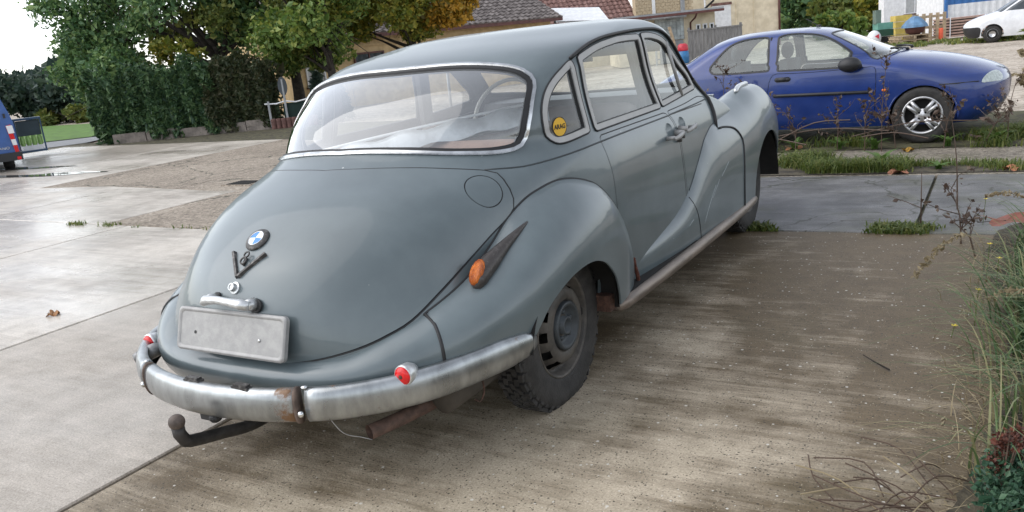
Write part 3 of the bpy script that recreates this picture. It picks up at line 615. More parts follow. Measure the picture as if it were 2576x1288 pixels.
lb = LB(); lb.tube([(.004+.0125*math.cos(a), .006+.0125*math.sin(a), .014) for a in np.arange(0, 6.28, .4)], .0034, 6, True); lb.tube([(.006+.0105*math.cos(a), .030+.0105*math.sin(a), .014) for a in np.arange(0, 6.28, .4)], .0032, 6, True); lb.box((.004, .006, .004), (.006, .03, .014)); lb.on(fv, 'figure_eight', M_DARKALU, lid_o, True)
M_FIN = mat('brown_grey_lamp_case', (.075, .066, .062), rough=.42, metal=.35, var=.25, scale=70, col2=(.12, .11, .105), lo=.5, hi=.8)
# ---- indicators, reflectors, lamp
for sg in (1, -1):
    S_ = np.array([sg, 1, 1]); q = invert(REAR, catmull([(.709, -.452, .598), (.70, -.41, .625), (.708, -.35, .665), (.725, -.28, .715), (.745, -.22, .755), (.764, -.162, .792)], .02)); P = REAR(q[:, 0], q[:, 1]); N = normals(REAR, q, fend_c); n_ = len(P)
    tt = np.linspace(0, 1, n_); rad = np.interp(tt, [0, .05, .14, .3, .6, 1], [.012, .028, .036, .036, .022, .004]); V, F = tube(P+N*rad[:, None]*.35, rad, 12); ind = obj('indicator_lamp', V*S_, F, M_FIN, BMW, True, world=True)
    k = int(n_*.16); c = P[k]+N[k]*.018; ax = (P[k-1]-P[k+2]); ax /= np.linalg.norm(ax); e2 = np.cross(N[k], ax); V, F = lathe([(math.sin(a), -math.cos(a)) for a in np.linspace(0, math.pi, 9)], 14)
    out = np.array([-.25, -.85, .15])*.5+N[k]*.6; out /= np.linalg.norm(out); e2 = np.cross(out, np.array([0, 0, 1.])); e2 /= np.linalg.norm(e2); e3 = np.cross(e2, out)
    lens = c-.002*ax+out*.019+V[:, :1]*e2*.026+V[:, 1:2]*e3*.050+V[:, 2:]*out*.022
    obj('amber_lens', lens*S_, F, M_AMBER, ind, True, world=True)
    rc = np.array([(.640 if sg > 0 else .605), -.785, .428 if sg > 0 else .414]); o3 = np.array([.05, -1., -.02]); b_ = MB(); b_.lathe([(0, .035), (.020, .032), (.031, .012), (.034, -.016), (.033, -.024), (.028, -.026), (.027, -.020), (0, -.020)], rc*S_, 'y', 24); rf = b_.build('reflector', M_CHR2, BMW, True, world=True)
    b_ = MB(); b_.lathe([(0, -.036), (.014, -.035), (.026, -.031), (.0295, -.026), (.0295, -.014)], rc*S_, 'y', 24); b_.build('red_lens', M_RED, rf, True, world=True); b_ = MB(); b_.ball(rc*S_+np.array((0, -.036, 0)), (.007, .004, .007)); b_.build('lens_screw', M_RUST, rf, True, world=True)
    b_ = MB(); b_.tube([rc*S_+np.array((0, .005, -.02)), rc*S_+np.array((0, .02, -.055))], .011, 8); b_.build('reflector_bracket', M_RUST, rf, True, world=True)
b_ = MB(); b_.tube([(-.52, -.80, .405), (-.54, -.835, .400), (-.565, -.875, .390)], [.02, .028, .030], 14); b_.tube([(-.565, -.875, .390), (-.58, -.90, .384)], [.025, .018], 14); lp_ = b_.build('plate_lamp', mat('grey_lamp_case', (.22, .22, .22), rough=.45, metal=.4, var=.3, scale=40), BMW, True, world=True)
# ---- sill strip, tow bar, exhaust, underbody
M_SILL = mat('brown_sill_strip', (.19, .155, .128), rough=.42, metal=.45, var=.25, scale=30, stretch=(1, .15, 1))
for sg in (1, -1):
    b_ = MB(); q = catmull([(.80, .40, .262), (.832, .405, .268), (.845, .45, .270), (.86, .9, .270), (.868, 1.5, .272), (.872, 2.1, .278), (.872, 2.50, .290)], .06)*np.array([sg, 1, 1]); b_.tube(q, np.r_[[.02, .026], np.full(len(q)-3, .030), .022], 10, flat=.9); b_.build('sill_strip', M_SILL, BMW, True, world=True)
    b_ = MB(); b_.box((sg*.80, 1.45, .275), (.10, 2.05, .05)); b_.build('sill', M_DARK, BMW, world=True)
    for u in (0, 2.876):
        arc = np.linspace(-.12 if u == 0 else .0, math.pi-.12, 20); V = [(sg*x, u+.372*math.cos(a), .31+(.30 if u == 0 else .36)*math.sin(a)) for a in arc for x in (.40, .852)]; F = [(2*i, 2*i+1, 2*i+3, 2*i+2) for i in range(19)]
        V += [(sg*.40, u, .31)]; F += [(2*i, 2*i+2, 40) for i in range(19)]; obj('wheel_well', V, F, M_DARK, BMW, True, world=True)
    b_ = MB(); b_.box((sg*.80, .395, .36), (.05, .02, .16)); b_.box((sg*.79, .37, .30), (.08, .09, .07)); b_.build('inner_bracket', M_RUST, BMW, world=True)
b_ = MB(); b_.prism([(-.45, -.62), (.40, -.62), (.55, -.4), (.45, -.38), (.45, .4), (.79, .42), (.79, 2.40), (.45, 2.44), (.45, 3.5), (-.45, 3.5), (-.45, 2.44), (-.79, 2.40), (-.79, .42), (-.45, .4), (-.45, -.38), (-.55, -.4)], .25, .29); b_.tube([(-.66, 0, .31), (.66, 0, .31)], .045, 10); b_.tube([(-.62, 2.876, .30), (.62, 2.876, .30)], .04, 10); b_.ball((0, 0, .31), .14); b_.build('underbody', M_DARK, BMW, world=True)
b_ = MB(); b_.tube(catmull([(.0, -.62, .205), (0, -.871, .200), (0, -1.011, .229), (0, -1.10, .250), (0, -1.15, .268), (0, -1.166, .300), (0, -1.167, .325)], .02), .0215, 12, flat=.85); tb = b_.build('tow_bar', mat('tow_bar_steel', (.035, .032, .030), rough=.55, var=.4, scale=20, metal=.3), BMW, True, world=True)
b_ = MB(); b_.ball((0, -1.167, .341), .026, 18, 12); b_.build('tow_ball', mat('tow_ball_brown', (.10, .078, .066), rough=.6, metal=.3, var=.3, scale=40), tb, True, world=True)
b_ = MB(); b_.box((-.01, -1.03, .312), (.05, .05, .035)); b_.ball((.02, -1.04, .302), (.022, .022, .018)); b_.build('trailer_socket', M_BLACK, BMW, world=True)
b_ = MB(); ex = catmull([(.445, -.790, .195), (.49, -.68, .20), (.56, -.5, .22), (.60, -.3, .24)], .04); b_.tube(ex, .026, 14, cap=False); b_.tube(ex[1:], .0225, 14); b_.build('exhaust_pipe', mat('rusty_pipe', (.10, .06, .045), rough=.75, var=.3, scale=30, bump=.2), BMW, True, world=True)
b_ = MB(); b_.tube([(.62, -.60, .265), (.63, -.30, .27)], .065, 14, flat=.8); b_.build('silencer', mat('muddy_metal', (.07, .058, .045), rough=.85, var=.3), BMW, True, world=True)
b_ = MB(); b_.tube(catmull([(.72, -.50, .30), (.735, -.52, .26), (.73, -.545, .235), (.715, -.55, .245)], .01), .003, 5); b_.build('wire_hook', M_RUST, BMW, True, world=True)
b_ = MB(); b_.tube(catmull([(.38, -.90, .30), (.40, -.86, .22), (.43, -.81, .185), (.455, -.79, .17)], .01), .0018, 4); b_.build('hanging_wire', M_ALU, BMW, True, world=True)
# ---- wheels: rim > tyre, tread, hub
def make_wheel(flat):
    Rt = .342; prof = [(.200, .045), (.206, .062), (.222, .067), (.262, .073), (.296, .071), (.318, .061), (.330, .048), (.331, 0)]; prof = prof+[(r, -x) for r, x in prof[-2::-1]]
    nn = 72; V, F = lathe(prof, nn, 'x')
    def squash(V):
        V = V.copy(); r = np.hypot(V[:, 1], V[:, 2]); hz = -.306 if flat else -.325; pen = np.maximum(hz-V[:, 2], 0); low = np.clip((-V[:, 2]-.16)/.16, 0, 1)**2*np.clip((r-.2)/.12, 0, 1)
        V[:, 0] *= 1+low*(.13 if flat else .05)*np.exp(-(V[:, 1]/.16)**2); V[:, 2] = np.maximum(V[:, 2], hz); return V
    # rim: dish with cut slots
    rp = [(.206, .052), (.209, .064), (.203, .066), (.197, .058), (.190, .030), (.178, .020), (.166, .036), (.156, .058), (.146, .070), (.134, .076), (.112, .079), (.100, .072), (.094, .060), (.0, .058)]; n = 96; Vr, Fr = lathe(rp, n, 'x'); keep = []
    for f in Fr:
        r = np.hypot(Vr[list(f), 1], Vr[list(f), 2]).mean(); a = math.atan2(Vr[list(f), 2].mean(), Vr[list(f), 1].mean())*12/(2*math.pi)
        if not (.146 < r < .174 and abs(a-round(a)) < .28): keep.append(f)
    o = obj('wheel', Vr, keep, M_RIM, None, True)
    b = MB(); b.lathe([(.20, .03), (.20, -.06), (.19, -.06), (.0, -.05)], axis='x', n=48); b.build('rim_barrel', M_DARK, o, True)
    obj('tyre', squash(V), F, M_RUBBER, o, True)
    b = MB()
    for row, x in enumerate((-.046, -.023, 0, .023, .046)):
        for j in range(46):
            a = 2*math.pi*(j+.5*(row % 2))/46; c, s = math.cos(a), math.sin(a); ln = .018
            dx = .008*((j % 2)*2-1)
            for_ = [(x-.011+dx*.3, .328, -ln), (x+.011+dx*.3, .328, -ln), (x+.011-dx*.3, .328, ln), (x-.011-dx*.3, .328, ln), (x-.010+dx*.3, Rt, -ln*.9), (x+.010+dx*.3, Rt, -ln*.9), (x+.010-dx*.3, Rt, ln*.9), (x-.010-dx*.3, Rt, ln*.9)]
            Vv = np.array([(p[0], p[1]*c-p[2]*s, p[1]*s+p[2]*c) for p in for_])
            b.add(squash(Vv), [(0, 1, 5, 4), (1, 2, 6, 5), (2, 3, 7, 6), (3, 0, 4, 7), (4, 5, 6, 7)])
    for sd in (-1, 1):
        for j in range(46):
            a = 2*math.pi*j/46; c, s = math.cos(a), math.sin(a); for_ = [(sd*.054, .314, -.012), (sd*.054, .314, .012), (sd*.058, .328, .012), (sd*.058, .328, -.012), (sd*.064, .306, -.012), (sd*.064, .306, .012), (sd*.062, .324, .012), (sd*.062, .324, -.012)]
            Vv = np.array([(p[0], p[1]*c-p[2]*s, p[1]*s+p[2]*c) for p in for_]); b.add(squash(Vv), [(0, 1, 5, 4), (1, 2, 6, 5), (2, 3, 7, 6), (3, 0, 4, 7), (4, 5, 6, 7)])
    t = b.build('tread', M_RUBBER, o); t['kind'] = 'stuff'
    b = MB(); b.lathe([(.093, .058), (.096, .084), (.088, .088), (.078, .084), (.072, .062), (.036, .058), (.036, .082), (.028, .084), (.026, .05), (0, .05)], axis='x', n=40)
    for j in range(5): a = j*2*math.pi/5+.3; b.lathe([(.009, .055), (.009, .072), (0, .073)], (0, .054*math.cos(a), .054*math.sin(a)), 'x', 6)
    b.build('hub', M_HUB, o, True); return o
wf = make_wheel(True); wn = make_wheel(False)
def put_wheel(o, x, u, z, sg):
    o.parent = BMW; o.location = (x*sg, u-1.2, z); o.rotation_euler = (0 if sg > 0 else math.pi, 0, 0 if sg > 0 else 0)
    if sg < 0: o.rotation_euler = (0, 0, math.pi)
put_wheel(wf, .698, .03, .308, 1); put_wheel(copy_tree(wf), .698, .03, .308, -1); put_wheel(wn, .672, 2.876, .326, 1); put_wheel(copy_tree(wn), .672, 2.876, .326, -1)
# ---- door handles and trims
for sg in (1, -1):
    S_ = np.array([sg, 1, 1])
    for (u0, u1, z0, z1) in ((1.175, 1.335, .862, .873), (1.365, 1.535, .874, .886)):
        b_ = MB(); xs_ = [.845, .848, .842, .835]; us = np.linspace(u0, u1, 4); zs = np.linspace(z0, z1, 4); b_.tube([(xs_[i], us[i], zs[i]) for i in range(4)], [.009, .012, .012, .009], 10, flat=.8)
        e = u0+.012 if u0 < 1.3 else u1-.02; b_.tube([(.80, e, z0+.002), (.842, e, z0+.004)], .010, 8); e2_ = u1-.012 if u0 < 1.3 else u0+.012; b_.tube([(.795, e2_, z1), (.84, e2_, z1)], [.018, .012], 10); b_.V = [v*S_ for v in b_.V]; b_.build('door_handle', M_ALU, BMW, True, world=True)
    b_ = MB(); b_.lathe([(0, .022), (.012, .022), (.014, 0)], np.array((.80, 1.335, .838))*S_, 'x', 14); b_.build('door_lock', M_DARKALU, BMW, True, world=True); b_ = MB(); b_.lathe([(0, .02), (.008, .02), (.01, 0)], np.array((.80, 1.39, .845))*S_, 'x', 12); b_.build('door_lock', M_DARKALU, BMW, True, world=True)
    q = invert(FRONT, catmull([(.740, 2.62, .955), (.725, 2.75, .975), (.715, 2.9, .975), (.71, 3.0, .965)], .03)); P = FRONT(q[:, 0], q[:, 1])+normals(FRONT, q, fend_c)*.008; b_ = MB(); b_.tube(P*S_, np.r_[.008, np.full(len(P)-2, .016), .012], 8); b_.build('wing_trim', M_CHR2, BMW, True, world=True)
for sg in (1, -1):
    b_ = MB(); b_.tube(catmull(np.array([(.818, .628, .415), (.816, .645, .37), (.818, .662, .33), (.816, .672, .285)])*np.array([sg, 1, 1]), .015), [.004, .009, .011, .013, .012, .012, .011, .010, .009][:len(catmull(np.array([(.818, .628, .415), (.816, .645, .37), (.818, .662, .33), (.816, .672, .285)]), .015))] if False else .010, 7, flat=.7); b_.build('rust_patch', mat('red_rust', (.11, .035, .022), rough=.9, var=.4, scale=50, bump=.5, bscale=200), BMW, True, world=True)
M_SCR = mat('scratch_pale', (.34, .37, .37), rough=.6)
for pts in ([(.86, 1.52, .36), (.862, 1.60, .44), (.862, 1.72, .53)], [(.862, 1.66, .47), (.864, 1.78, .55)], [(.866, 1.82, .56), (.87, 1.95, .62)], [(.856, 1.30, .40), (.858, 1.36, .42)]):
    q = invert(FRONT, catmull(pts, .03)); bead('scratch', FRONT(q[:, 0], q[:, 1])+normals(FRONT, q, fend_c)*.0004, .0016, M_SCR, n=4)
# round yellow sticker inside the right quarter window
q = invert(HULL, [(.69, .285, 1.047)]); sp_ = HULL(q[:, 0], q[:, 1])[0]; sn = normals(HULL, q, hull_c)[0]; sup = np.array([0, 0, 1.]); sup -= sn*(sup@sn); sup /= np.linalg.norm(sup); srt = np.cross(sup, sn); fs = (sp_-sn*.004, srt, sup, sn)
disc = lambda r, z, n=32: ([(r*math.cos(a), r*math.sin(a), z) for a in np.arange(n)*2*math.pi/n], [tuple(range(n))])
lb = LB(); lb.add(*disc(.040, .0)); stk = lb.on(fs, 'window_sticker', mat('sticker_black', (.01, .01, .01), rough=.5), BMW); lb = LB(); lb.add(*disc(.0365, .0012)); lb.on(fs, 'sticker_face', mat('sticker_yellow', (.72, .42, .03), rough=.5, var=.05), stk)
def text_obj(name, s, size, m, parent, frame, off=(0, 0, 0), extrude=.0004, sx=1., bold=0):
    cu = bpy.data.curves.new(name, 'FONT'); cu.body = s; cu.size = size; cu.align_x = 'CENTER'; cu.align_y = 'CENTER'; cu.extrude = extrude; cu.resolution_u = 3; cu.offset = bold
    to = bpy.data.objects.new(name, cu); COL.objects.link(to); dg = bpy.context.evaluated_depsgraph_get(); me = bpy.data.meshes.new_from_object(to.evaluated_get(dg)); bpy.data.objects.remove(to)
    V = np.array([v.co[:] for v in me.vertices])*np.array([sx, 1, 1])+np.array(off); F = [tuple(p.vertices) for p in me.polygons]; bpy.data.meshes.remove(me)
    return obj(name, local(V, frame), F, m, parent, world=True)
text_obj('sticker_lettering', 'ARAG', .026, MATS['sticker_black'], stk, fs, (0, 0, .002), sx=.9, bold=.0008)
# ---- cabin
M_SEAT = mat('grey_brown_upholstery', (.20, .175, .16), rough=.9, var=.14, scale=8, bump=.15, bscale=200)
M_TAN = mat('tan_upholstery', (.36, .235, .18), rough=.9, var=.15, scale=6)
M_DASH = mat('grey_dashboard', (.14, .14, .14), rough=.5, var=.2); M_TRIM = mat('door_card_grey', (.11, .108, .105), rough=.8, var=.2)
def cushion(name, c, size, m, tilt=0, ribs=0):
    nx, ny, nz = 40, 10, 10; V = []; rot = np.array([[1, 0, 0], [0, math.cos(tilt), -math.sin(tilt)], [0, math.sin(tilt), math.cos(tilt)]]); n = 32; k = 16; F = []
    for i in range(n+1):
        x = -1+2*i/n; e = (1-abs(x)**8)**.25 if abs(x) < 1 else 0
        for j in range(k):
            a = 2*math.pi*j/k; y = math.copysign(abs(math.cos(a))**.5, math.cos(a)); z = math.copysign(abs(math.sin(a))**.5, math.sin(a)); rb = 1+.02*ribs*math.cos(i*math.pi)
            V.append((x*size[0]/2, y*size[1]/2*(.6+.4*e)*rb, z*size[2]/2*(.6+.4*e)))
    for i in range(n):
        for j in range(k): F.append((i*k+j, i*k+(j+1) % k, (i+1)*k+(j+1) % k, (i+1)*k+j))
    F += [tuple(range(k-1, -1, -1)), tuple(n*k+j for j in range(k))]
    return obj(name, np.array(V) @ rot.T+np.array(c), F, m, BMW, True, world=True)
cushion('front_seat_back', (.36, 1.14, .78), (.60, .16, .56), M_SEAT, -.22, 1); cushion('front_seat_back', (-.36, 1.16, .76), (.60, .16, .50), M_SEAT, -.22, 1)
cushion('front_seat', (0, 1.42, .50), (1.28, .55, .2), M_SEAT, .06); cushion('rear_seat', (0, .62, .50), (1.30, .52, .22), M_SEAT, .06); cushion('rear_seat_back', (.0, .28, .74), (1.24, .18, .54), M_TAN, -.28, 1)
b_ = MB(); b_.box((0, 1.2, .30), (1.5, 2.2, .03)); b_.build('cabin_floor', M_DARK, BMW, world=True)
b_ = MB(); b_.box((0, -.02, .90), (1.10, .36, .02)); b_.box((0, -.20, .93), (.9, .10, .02)); b_.build('parcel_shelf', M_TAN, BMW, world=True)
b_ = MB(); b_.add([(s*.66, u, z) for s in (-1, 1) for u, z in ((1.98, .66), (1.86, .74), (1.82, .95), (1.86, 1.035), (2.12, 1.045), (2.2, .6))], [(0, 1, 2, 3, 4, 5), (11, 10, 9, 8, 7, 6)]+[(i, 6+i, 6+(i+1) % 6, (i+1) % 6) for i in range(6)]); b_.build('dashboard', M_DASH, BMW, world=True)
b_ = MB(); cw = np.array((-.36, 1.62, 1.0)); ax_ = np.array((0, -.86, .5)); e1_ = np.array((1., 0, 0)); e2_ = np.cross(ax_, e1_); e2_ /= np.linalg.norm(e2_)
b_.tube([cw+.215*(math.cos(a)*e1_+math.sin(a)*e2_) for a in np.linspace(0, 2*math.pi, 40, endpoint=False)], .0125, 8, True); b_.tube([cw+.14*(math.cos(a)*e1_+math.sin(a)*e2_) for a in np.linspace(math.pi, 2*math.pi, 20)], .005, 6)
for a in (0, math.pi, -math.pi/2): b_.tube([cw-ax_*.03, cw+.21*(math.cos(a)*e1_+math.sin(a)*e2_)], .008, 6)
b_.lathe([(0, .0), (.04, 0), (.04, .03), (0, .03)], cw-ax_*.04, 'y', 16); b_.tube([cw-ax_*.02, cw-ax_*.4], .022, 8); b_.build('steering_wheel', mat('ivory_wheel', (.42, .41, .37), rough=.4), BMW, True, world=True)
for sg in (1, -1):
    b_ = MB(); b_.add([(sg*(.765-.05*i), u, z) for i in (0, 1) for u, z in ((.5, .32), (.5, .955), (1.30, .965), (1.85, .965), (1.95, .32))], [(5, 6, 7, 8, 9), (4, 3, 2, 1, 0)]+[(i, (i+1) % 5, 5+(i+1) % 5, 5+i) for i in range(5)]); b_.build('door_card', M_TRIM, BMW, world=True)
    b_ = MB(); b_.add([(sg*x, u+w, z) for (x, u, z) in ((.70, 1.26, .97), (.645, 1.19, 1.37)) for w in (-.04, .05)]+[(sg*(x-.03), u+w, z) for (x, u, z) in ((.70, 1.26, .97), (.645, 1.19, 1.37)) for w in (-.04, .05)], [(0, 1, 3, 2), (4, 6, 7, 5), (0, 2, 6, 4), (1, 5, 7, 3)]); b_.build('door_pillar', M_TRIM, BMW, world=True)
b_ = MB(); b_.box((.05, 1.80, 1.27), (.20, .015, .05)); b_.tube([(.05, 1.82, 1.27), (.05, 1.86, 1.33)], .006, 6); b_.build('rear_view_mirror', M_BLACK, BMW, world=True)
b_ = MB(); b_.box((.36, 1.80, 1.325), (.42, .012, .12), rot=Matrix.Rotation(-.5, 3, 'X')); b_.build('sun_visor', mat('sun_visor_dark', (.05, .048, .045), rough=.8), BMW, world=True)
# a loose steel body panel lies inside on the shelf and rear seat
JP = thing('loose_body_panel', 'bare light grey steel body panel lying behind the rear window of the old saloon', 'car panel', (-.1, .05, .95))
M_BARE = mat('bare_steel_panel', (.50, .53, .55), rough=.42, metal=.4, var=.15, scale=12)
pa = catmull([(-.46, -.07, .955), (-.30, .06, .985), (0, .28, 1.03), (.28, .52, 1.065), (.42, .66, 1.08)], .03); V = []; F = []; n_ = len(pa)
pr_ = [(-.03, -.055), (-.02, .01), (.0, .045), (.03, .05), (.06, .03), (.07, -.04)]
for i, P in enumerate(pa):
    for a, z in pr_: V.append((P[0]+a*.8, P[1]-a*.8, P[2]+z*(.8+.2*math.sin(i*.9))))
k = len(pr_)
for i in range(n_-1):
    for j in range(k-1): F.append((i*k+j, (i+1)*k+j, (i+1)*k+j+1, i*k+j+1))
obj('sheet', V, F, M_BARE, JP, True, world=True)
b_ = MB(); b_.tube([(p_[0]-.05, p_[1]-.02, p_[2]-.05) for p_ in pa], .010, 6); b_.tube([(p_[0]+.004, p_[1]-.004, p_[2]+.045) for p_ in pa], .007, 6); b_.build('flange', mat('panel_flange', (.62, .64, .65), rough=.4, metal=.4), JP, True, world=True)

# ================================================================== ground
def concrete(name, pale, dark, mask=(0, 0, 0), noise_amt=1.0, nscale=.9, streak=.35, speck=.6, white=.3, rough=.6, wet=0, stones=0, bump=.25, moss=0, cracks=0, shade_mask=None):
    """weathered slab: pale and stained zones, optional painted shade, brushed streaks, dark and light grit, damp patches"""
    m = bpy.data.materials.new(name); m.use_nodes = True; t, b, L = mnode(m); N = t.nodes.new
    tc = N('ShaderNodeTexCoord'); sp = N('ShaderNodeSeparateXYZ'); L(tc.outputs['Object'], sp.inputs[0])
    def math_(op, a, c, clamp=False):
        n = N('ShaderNodeMath'); n.operation = op; n.use_clamp = clamp
        for i, v in enumerate((a, c)):
            if isinstance(v, (int, float)): n.inputs[i].default_value = v
            else: L(v, n.inputs[i])
        return n.outputs[0]
    def noise_(scale, detail=5, st=None, rough_=.6):
        n = N('ShaderNodeTexNoise'); n.inputs['Scale'].default_value = scale; n.inputs['Detail'].default_value = detail; n.inputs['Roughness'].default_value = rough_
        if st: mp = N('ShaderNodeMapping'); mp.inputs['Scale'].default_value = st; L(tc.outputs['Object'], mp.inputs['Vector']); L(mp.outputs['Vector'], n.inputs['Vector'])
        else: L(tc.outputs['Object'], n.inputs['Vector'])
        return n.outputs['Fac']
    def mix_(f, a, c, blend='MIX'):
        n = N('ShaderNodeMix'); n.data_type = 'RGBA'; n.blend_type = blend
        for k, v in (('Factor', f), ('A', a), ('B', c)):
            if isinstance(v, (int, float)): n.inputs[k].default_value = v
            elif isinstance(v, tuple): n.inputs[k].default_value = (*v, 1)
            else: L(v, n.inputs[k])
        return n.outputs['Result']
    big = noise_(nscale, 6); lin = math_('ADD', math_('ADD', math_('MULTIPLY', sp.outputs['X'], mask[0]), math_('MULTIPLY', sp.outputs['Y'], mask[1])), mask[2])
    if shade_mask: lin = math_('MINIMUM', lin, math_('ADD', math_('ADD', math_('MULTIPLY', sp.outputs['X'], shade_mask[0]), math_('MULTIPLY', sp.outputs['Y'], shade_mask[1])), shade_mask[2]))
    st = noise_(1, 4, (1.1, 14, 1)); fine = noise_(1, 5, (3.5, 55, 1), .7)
    f = math_('ADD', math_('MULTIPLY', math_('SUBTRACT', big, .5), 3.2*noise_amt), lin); f = math_('ADD', f, math_('MULTIPLY', math_('SUBTRACT', st, .5), 2.2*streak)); f = math_('ADD', f, math_('MULTIPLY', math_('SUBTRACT', fine, .5), 1.5*streak)); f = math_('ADD', f, .5, True)
    col = mix_(f, dark, pale)
    gr = noise_(120, 3, None, .8); bl = noise_(7, 5, None, .7); col = mix_(1.0, col, mix_(gr, (.15, .14, .12), (1.85, 1.85, 1.85)), 'MULTIPLY'); col = mix_(1.0, col, mix_(bl, (.55, .53, .48), (1.45, 1.46, 1.48)), 'MULTIPLY')
    if moss: mm = noise_(1.6, 7); col = mix_(math_('MULTIPLY', math_('SUBTRACT', mm, .52, True), moss*6, True), col, (.085, .085, .028))
    def specks(scale, thr, colr, amt):
        v = N('ShaderNodeTexVoronoi'); v.inputs['Scale'].default_value = scale; v.inputs['Randomness'].default_value = 1; L(tc.outputs['Object'], v.inputs['Vector'])
        s2 = N('ShaderNodeSeparateColor'); L(v.outputs['Color'], s2.inputs[0]); on = math_('GREATER_THAN', s2.outputs[0], thr); near = math_('LESS_THAN', v.outputs['Distance'], math_('ADD', math_('MULTIPLY', s2.outputs[1], .26), .10))
        return math_('MULTIPLY', math_('MULTIPLY', on, near), amt), colr
    for s_, thr, c_, a_ in ((110, .55, tuple(k*.35 for k in dark), speck), (75, .80, tuple(k*.3 for k in dark), speck), (60, 1-.22*white, (.62, .6, .54), .9*min(1, white*3)), (150, 1-.3*white, (.5, .45, .33), .8*min(1, white*3))):
        if a_ > 0: fac, cc = specks(s_, thr, c_, a_); col = mix_(fac, col, cc)
    if stones:
        v = N('ShaderNodeTexVoronoi'); v.inputs['Scale'].default_value = stones; L(tc.outputs['Object'], v.inputs['Vector']); sc_ = N('ShaderNodeSeparateColor'); L(v.outputs['Color'], sc_.inputs[0]); cg = N('ShaderNodeCombineColor'); [L(sc_.outputs[0], cg.inputs[i]) for i in range(3)]; col = mix_(.55, col, mix_(1.0, col, cg.outputs[0], 'SOFT_LIGHT'))
        ed = math_('LESS_THAN', v.outputs['Distance'], .18); col = mix_(math_('MULTIPLY', ed, .35), col, tuple(min(1, k*1.8) for k in pale))
    if cracks:
        cv = N('ShaderNodeTexVoronoi'); cv.feature = 'DISTANCE_TO_EDGE'; cv.inputs['Scale'].default_value = cracks; dn = N('ShaderNodeTexNoise'); dn.inputs['Scale'].default_value = 2.5; dn.inputs['Detail'].default_value = 6; L(tc.outputs['Object'], dn.inputs['Vector'])
        va = N('ShaderNodeMixRGB'); va.blend_type = 'LINEAR_LIGHT'; va.inputs[0].default_value = .35; L(tc.outputs['Object'], va.inputs[1]); L(dn.outputs['Color'], va.inputs[2]); L(va.outputs[0], cv.inputs['Vector'])
        col = mix_(math_('MULTIPLY', math_('LESS_THAN', cv.outputs['Distance'], math_('MULTIPLY', noise_(3, 5), .015)), .85), col, (.035, .036, .018))
    L(col, b.inputs['Base Color'])
    if wet:
        wn = noise_(.55, 5, (.6, 1.4, 1)); mr = N('ShaderNodeMapRange'); mr.inputs['From Min'].default_value = .42; mr.inputs['From Max'].default_value = .60; mr.inputs['To Min'].default_value = rough; mr.inputs['To Max'].default_value = wet; L(wn, mr.inputs['Value']); L(mr.outputs['Result'], b.inputs['Roughness'])
    else: b.inputs['Roughness'].default_value = rough
    bp = N('ShaderNodeBump'); bp.inputs['Strength'].default_value = bump; bp.inputs['Distance'].default_value = .006; L(math_('ADD', noise_(90, 3), math_('MULTIPLY', fine, .8)), bp.inputs['Height']); L(bp.outputs['Normal'], b.inputs['Normal'])
    MATS[name] = m; return m
C_NEAR = concrete('stained_shaded_concrete', (.405, .345, .262), (.120, .088, .050), mask=(-.72, -.34, .98), shade_mask=(.65, -.35, -.22), noise_amt=1.05, nscale=2.1, streak=.75, speck=.85, white=.30, rough=.62, bump=.35, moss=.10)  # first mask is staining; the second paints shade into the slab towards the car
C_MID = concrete('beige_concrete', (.43, .385, .335), (.28, .245, .205), mask=(0, 0, .15), noise_amt=.6, nscale=.9, streak=.5, speck=.3, white=.12, rough=.5, wet=.28)
C_LIGHT = concrete('pale_damp_concrete', (.53, .485, .43), (.27, .235, .20), mask=(0, 0, .32), noise_amt=1.0, nscale=.8, streak=.8, speck=.2, white=.03, rough=.5, wet=.2, bump=.16)
C_ROUGH = concrete('exposed_aggregate', (.34, .29, .235), (.20, .165, .13), mask=(0, 0, .0), noise_amt=.7, nscale=.7, streak=.2, speck=.5, white=.25, rough=.8, stones=38, bump=.8, cracks=.5)
C_DARK = concrete('damp_grey_concrete', (.165, .163, .163), (.066, .065, .062), mask=(0, 0, .05), noise_amt=1.0, nscale=2.2, streak=.5, speck=.8, white=.12, rough=.5, wet=.3, bump=.6, moss=.5, cracks=.8)
C_GRAVEL = concrete('grey_gravel', (.25, .22, .18), (.13, .113, .09), mask=(0, 0, 0), noise_amt=.8, nscale=1.5, streak=.1, speck=.5, white=.3, rough=.85, stones=45, bump=1.0, moss=.6)
M_SAND = concrete('pale_sandy_lot', (.46, .40, .335), (.25, .21, .165), mask=(0, 0, .2), noise_amt=.9, nscale=.5, streak=.4, speck=.2, white=.1, rough=.85, stones=14, bump=1.0)
M_SOIL = mat('dark_soil', (.055, .045, .032), rough=.95, var=.4, scale=8, bump=.6, bscale=60, col2=(.10, .085, .055))
M_JOINT = mat('joint_dirt', (.065, .055, .036), rough=.95, var=.4, scale=12, bump=.5, col2=(.12, .11, .06))
M_ROAD = mat('grey_asphalt_road', (.16, .16, .165), rough=.5, var=.15, scale=3, bump=.3)
M_LAWN = mat('bright_lawn', (.085, .17, .022), rough=.9, var=.25, scale=2.5, bump=.5, bscale=30)
def sheet(name, poly, z, m, kind='structure', parent=None):
    o = obj(name, [(x, y, z) for x, y in poly], [tuple(range(len(poly)))], m, parent)
    if parent is None: tag(o, kind=kind)
    return o
sheet('ground', [(-400, -300), (400, -300), (400, 500), (-400, 500)], -.06, M_SAND)
yard = sheet('yard_base', [(-26, -9), (6, -9), (6, 10.5), (-14, 13.5), (-26, 10)], -.030, M_JOINT)
Y1 = lambda x: float(np.interp(x, [-20, -8.2, -4.3, -2.6, -.5, 1, 4], [2.75, 2.54, 2.41, 2.50, 2.68, 2.84, 2.88]))
